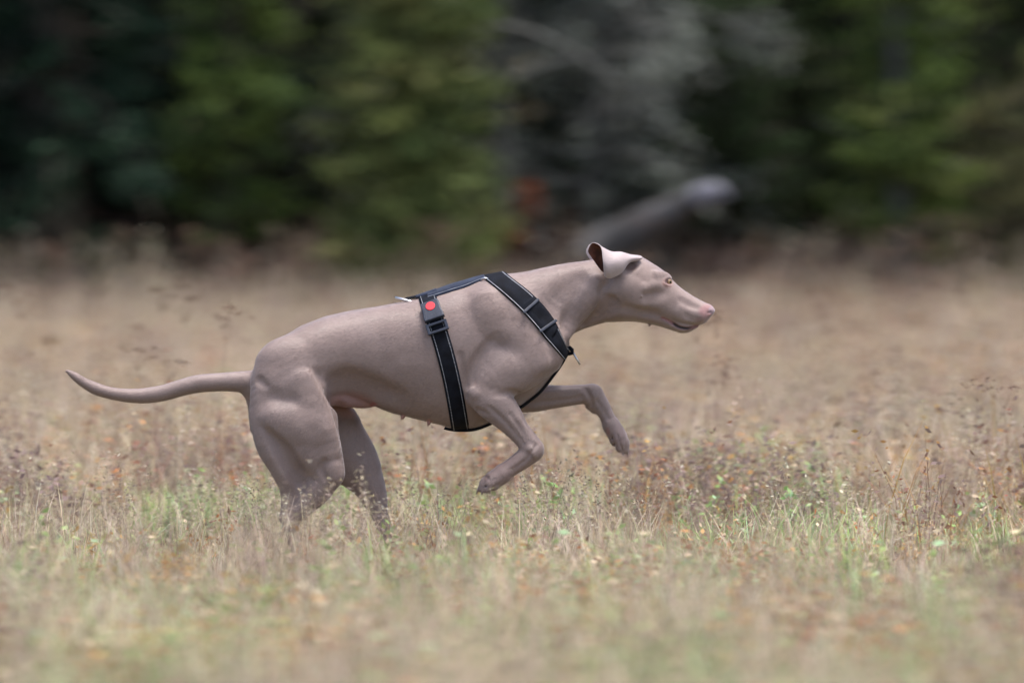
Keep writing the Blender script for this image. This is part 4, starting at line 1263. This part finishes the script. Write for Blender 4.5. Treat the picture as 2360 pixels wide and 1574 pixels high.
# grey lichen hung tree: crooked bare limbs with beards of lichen
def lichen_tree(name, x, y, h, lean, spread, seed, label, n=16, dens=1.0, r0=.06, low=.35):
    R = np.random.default_rng(seed)
    root = empty(name, (x, y, float(ground_h(np.array([x]), np.array([y]))[0]))); tag(root, label, 'tree', 'grey lichen covered trees in the middle of the wood edge')
    t = np.linspace(0, 1, 12)
    tp = np.stack([lean * t * h + np.sin(t * 5) * .05, np.sin(t * 4 + 1) * .05, t * h - .1], 1)
    V, q, tt = tubes([(tp, np.linspace(r0, .02, 12))], 9); link_mesh('trunk', mesh_np('trunk', V, Q=q, T=tt), lich_m, root)
    limbs, pts, ids, c = [], [], [], 0
    for i in range(n):
        f = R.uniform(low / h, .95); p0 = np.array([np.interp(f, t, tp[:, k]) for k in range(3)])
        b_ = bough(p0, R.uniform(0, 6.28), spread * R.uniform(.4, 1.1), R.uniform(-.1, .5), R.uniform(.2, .7), R)
        limbs.append((b_, np.linspace(.02, .005, 9)))
        for s_ in range(3):
            k0 = R.integers(3, 8); b2 = bough(b_[k0], R.uniform(0, 6.28), spread * .4, R.uniform(-.3, .4), .4, R, 6)
            limbs.append((b2, np.linspace(.010, .003, 6)))
            for k in range(int(7 * dens)):
                qq = b2[R.integers(1, 6)]
                pts.append(qq + R.normal(0, .045, (14, 3)) * np.array([1, 1, 1.2]) - np.array([0, 0, .03])); ids.append(np.full(14, c)); c += 1
    V, q, tt = tubes(limbs, 5); link_mesh('limbs', mesh_np('limbs', V, Q=q, T=tt), lich_m, root)['kind'] = 'stuff'
    link_mesh('lichen', leaf_mesh('lichen', np.concatenate(pts), .034, LICH, R, np.concatenate(ids), aspect=.5, droop=.8), [], root)
lichen_tree('lichen_tree', wx(1138, 14.9), 14.9, 3.2, -.02, .75, 11, 'pale grey upright trunk hung with lichen, just right of the olive bush', 10, .7, .04, .9)
lichen_tree('lichen_tree', wx(1330, 15.5), 15.5, 3.0, .05, .85, 12, 'grey leafless tree with slanting lichened limbs above the dog\'s neck', 30, 1.2, .05, .2)
lichen_tree('lichen_tree', wx(1470, 16.0), 16.0, 3.2, -.06, .8, 13, 'grey leafless tree standing behind the fallen pale log', 24, 1.0, .05, .3)
lichen_tree('lichen_tree', wx(770, 16.2), 16.2, 3.4, .08, .7, 14, 'dim grey leafless tree between the bright juniper and the olive bush', 18, .8, .045, .6)

# red leaved sapling
R = np.random.default_rng(15)
root = empty('red_sapling', (wx(1200, 14.6), 14.6, 0)); tag(root, 'small sapling with orange red autumn leaves beside the pale upright trunk', 'sapling')
st = [(np.array([[0, 0, -.02], [.01, 0, .25], [0, .01, .5], [.02, 0, .72]]), np.array([.008, .007, .005, .003])), (np.array([[0, 0, .2], [-.04, .02, .38]]), np.array([.004, .002]))]
V, q, t = tubes(st, 6); link_mesh('stem', mesh_np('stem', V, Q=q, T=t), bark_m, root)
cen = [((.02, 0, .60), .03, 70), ((.03, 0, .54), .028, 50), ((-.025, 0, .42), .035, 60)]
pts = np.concatenate([np.array(c_) + R.normal(0, r_, (n_, 3)) for c_, r_, n_ in cen])
link_mesh('leaves', leaf_mesh('leaves', pts, .034, [(.16, .04, .018), (.12, .028, .013), (.17, .06, .02)], R, aspect=.6), [], root)

# fallen log, its broken pale end raised
root = empty('fallen_log', (wx(1540, 14.7), 14.7, 0)); tag(root, 'weathered grey fallen trunk with a pale broken end lying behind the dog\'s head', 'log')
def wp(px, py, Y): return np.array([wx(px, Y), Y, 1.2 - (py - 100) * (Y + CAM_D) / 19667.0])
o0 = np.array([wx(1540, 14.7), 14.7, 0])
lp = np.array([wp(1360, 590, 14.9), wp(1430, 552, 14.85), wp(1500, 515, 14.8), wp(1570, 480, 14.7), wp(1622, 452, 14.6)]) - o0
V, q, t = tubes([(lp, np.array([.10, .085, .078, .062, .052]))], 12); link_mesh('log', mesh_np('log', V, Q=q, T=t), grey_m, root)
ep = np.array([wp(1616, 452, 14.56), wp(1645, 440, 14.5), wp(1672, 447, 14.46)]) - o0
V, q, t = tubes([(ep, np.array([.050, .044, .022]))], 10); link_mesh('broken_end', mesh_np('broken_end', V, Q=q, T=t), pale_m, root)

# darker spruces close behind, each a tree
G2 = 'shaded spruces in the second row of the wood'
spots = [(-6.4, 18.6), (-5.2, 17.6), (-4.0, 18.4), (-2.9, 17.9), (-1.85, 18.7), (-.8, 17.8), (.25, 18.8), (1.15, 17.9), (2.1, 18.9), (3.1, 18.1), (4.2, 18.7), (5.4, 17.9), (6.6, 18.6)]
near = ['at the outer left of the second row', 'second from the outer left of the second row', 'behind the left end of the wood edge', 'behind the spruce with drooping boughs', 'behind the blackish spruce', 'behind the gap between juniper and olive bush', 'behind the pale upright trunk',
        'behind the fallen log', 'behind the small dull green bush', 'behind the yellow green juniper', 'behind the right edge bush', 'second from the outer right of the second row', 'at the outer right of the second row']
proto = None
DK2 = [(0.0269, 0.0395, 0.0298), (0.0202, 0.0322, 0.0251), (0.0403, 0.0538, 0.0407)]
protos = []
for i, (sx, sy) in enumerate(spots):
    lab = 'tall shaded spruce ' + near[i]
    if i < 3:
        r_ = conifer('spruce_tree', sx, sy, 8.5, 1.35, DK2, 40 + i, lab, G2, .1, 1.15, .075, .12, .4, .1, 110, .72, fill=.17)
        protos.append(r_)
    else:
        src = protos[i % 3]
        r_ = src.copy(); COL.objects.link(r_)
        r_.location = (sx, sy, float(ground_h(np.array([sx]), np.array([sy]))[0])); r_.rotation_euler = (0, 0, i * 2.1); r_.scale = [1 + .1 * math.sin(i * 3.3)] * 3
        r_['label'] = lab
        for ch in list(src.children):
            c_ = ch.copy(); COL.objects.link(c_); c_.parent = r_
# outer neighbours of the wood edge, reaching past the frame
for i, (sx, sy) in enumerate([(-3.6, 16.0), (-5.0, 15.8), (3.3, 16.1), (4.6, 15.9)]):
    src = protos[(i + 1) % 3]
    r_ = src.copy(); COL.objects.link(r_); r_.location = (sx, sy, 0); r_.rotation_euler = (0, 0, i * 1.7); r_.scale = [.8] * 3
    r_['label'] = 'shaded spruce in the front row of the wood, ' + ['beyond the left edge', 'farthest beyond the left edge', 'beyond the right edge', 'farthest beyond the right edge'][i]
    for ch in list(src.children):
        c_ = ch.copy(); COL.objects.link(c_); c_.parent = r_
# the depth of the wood beyond: one far mass
R = np.random.default_rng(77)
n = 30000
fx = R.uniform(-26, 26, n); fy = R.uniform(22, 34, n); fz = R.uniform(0, 13, n) ** 1.0
far = leaf_mesh('far_wood', np.stack([fx, fy, fz + 0.2], 1), .42, [(.020, .026, .022), (.028, .035, .028), (.032, .042, .026)], R, aspect=.6)
o = link_mesh('far_wood', far, []); o['kind'] = 'stuff'; o['label'] = 'dark depth of the wood behind the first rows of trees'

# purple brown heath and tall withered herbs along the wood edge
HEATH = [(0.1275, 0.0863, 0.075), (0.0975, 0.0638, 0.06), (0.15, 0.1125, 0.09), (0.0825, 0.0562, 0.0488)]
variants('heath', [clump_leafy(80 + i, HEATH, 12, .30, .024) for i in range(4)])
x, y, R = field_points(30, 105, 13.2, 21, 6.5)
scatter('heath', 'purple brown heath and withered herbs at the foot of the trees', 'heath', mk(x, y), R.uniform(.6, 1.5, len(x)) * np.clip((y - 11.5) / 3, .5, 1.2), 5)
x, y, R = field_points(9, 106, 12.5, 15.6, 5.5)
scatter('tall_dry_grass', 'taller pale dry grass fringing the wood edge', 'dry', mk(x, y), R.uniform(1.0, 1.75, len(x)), 6)
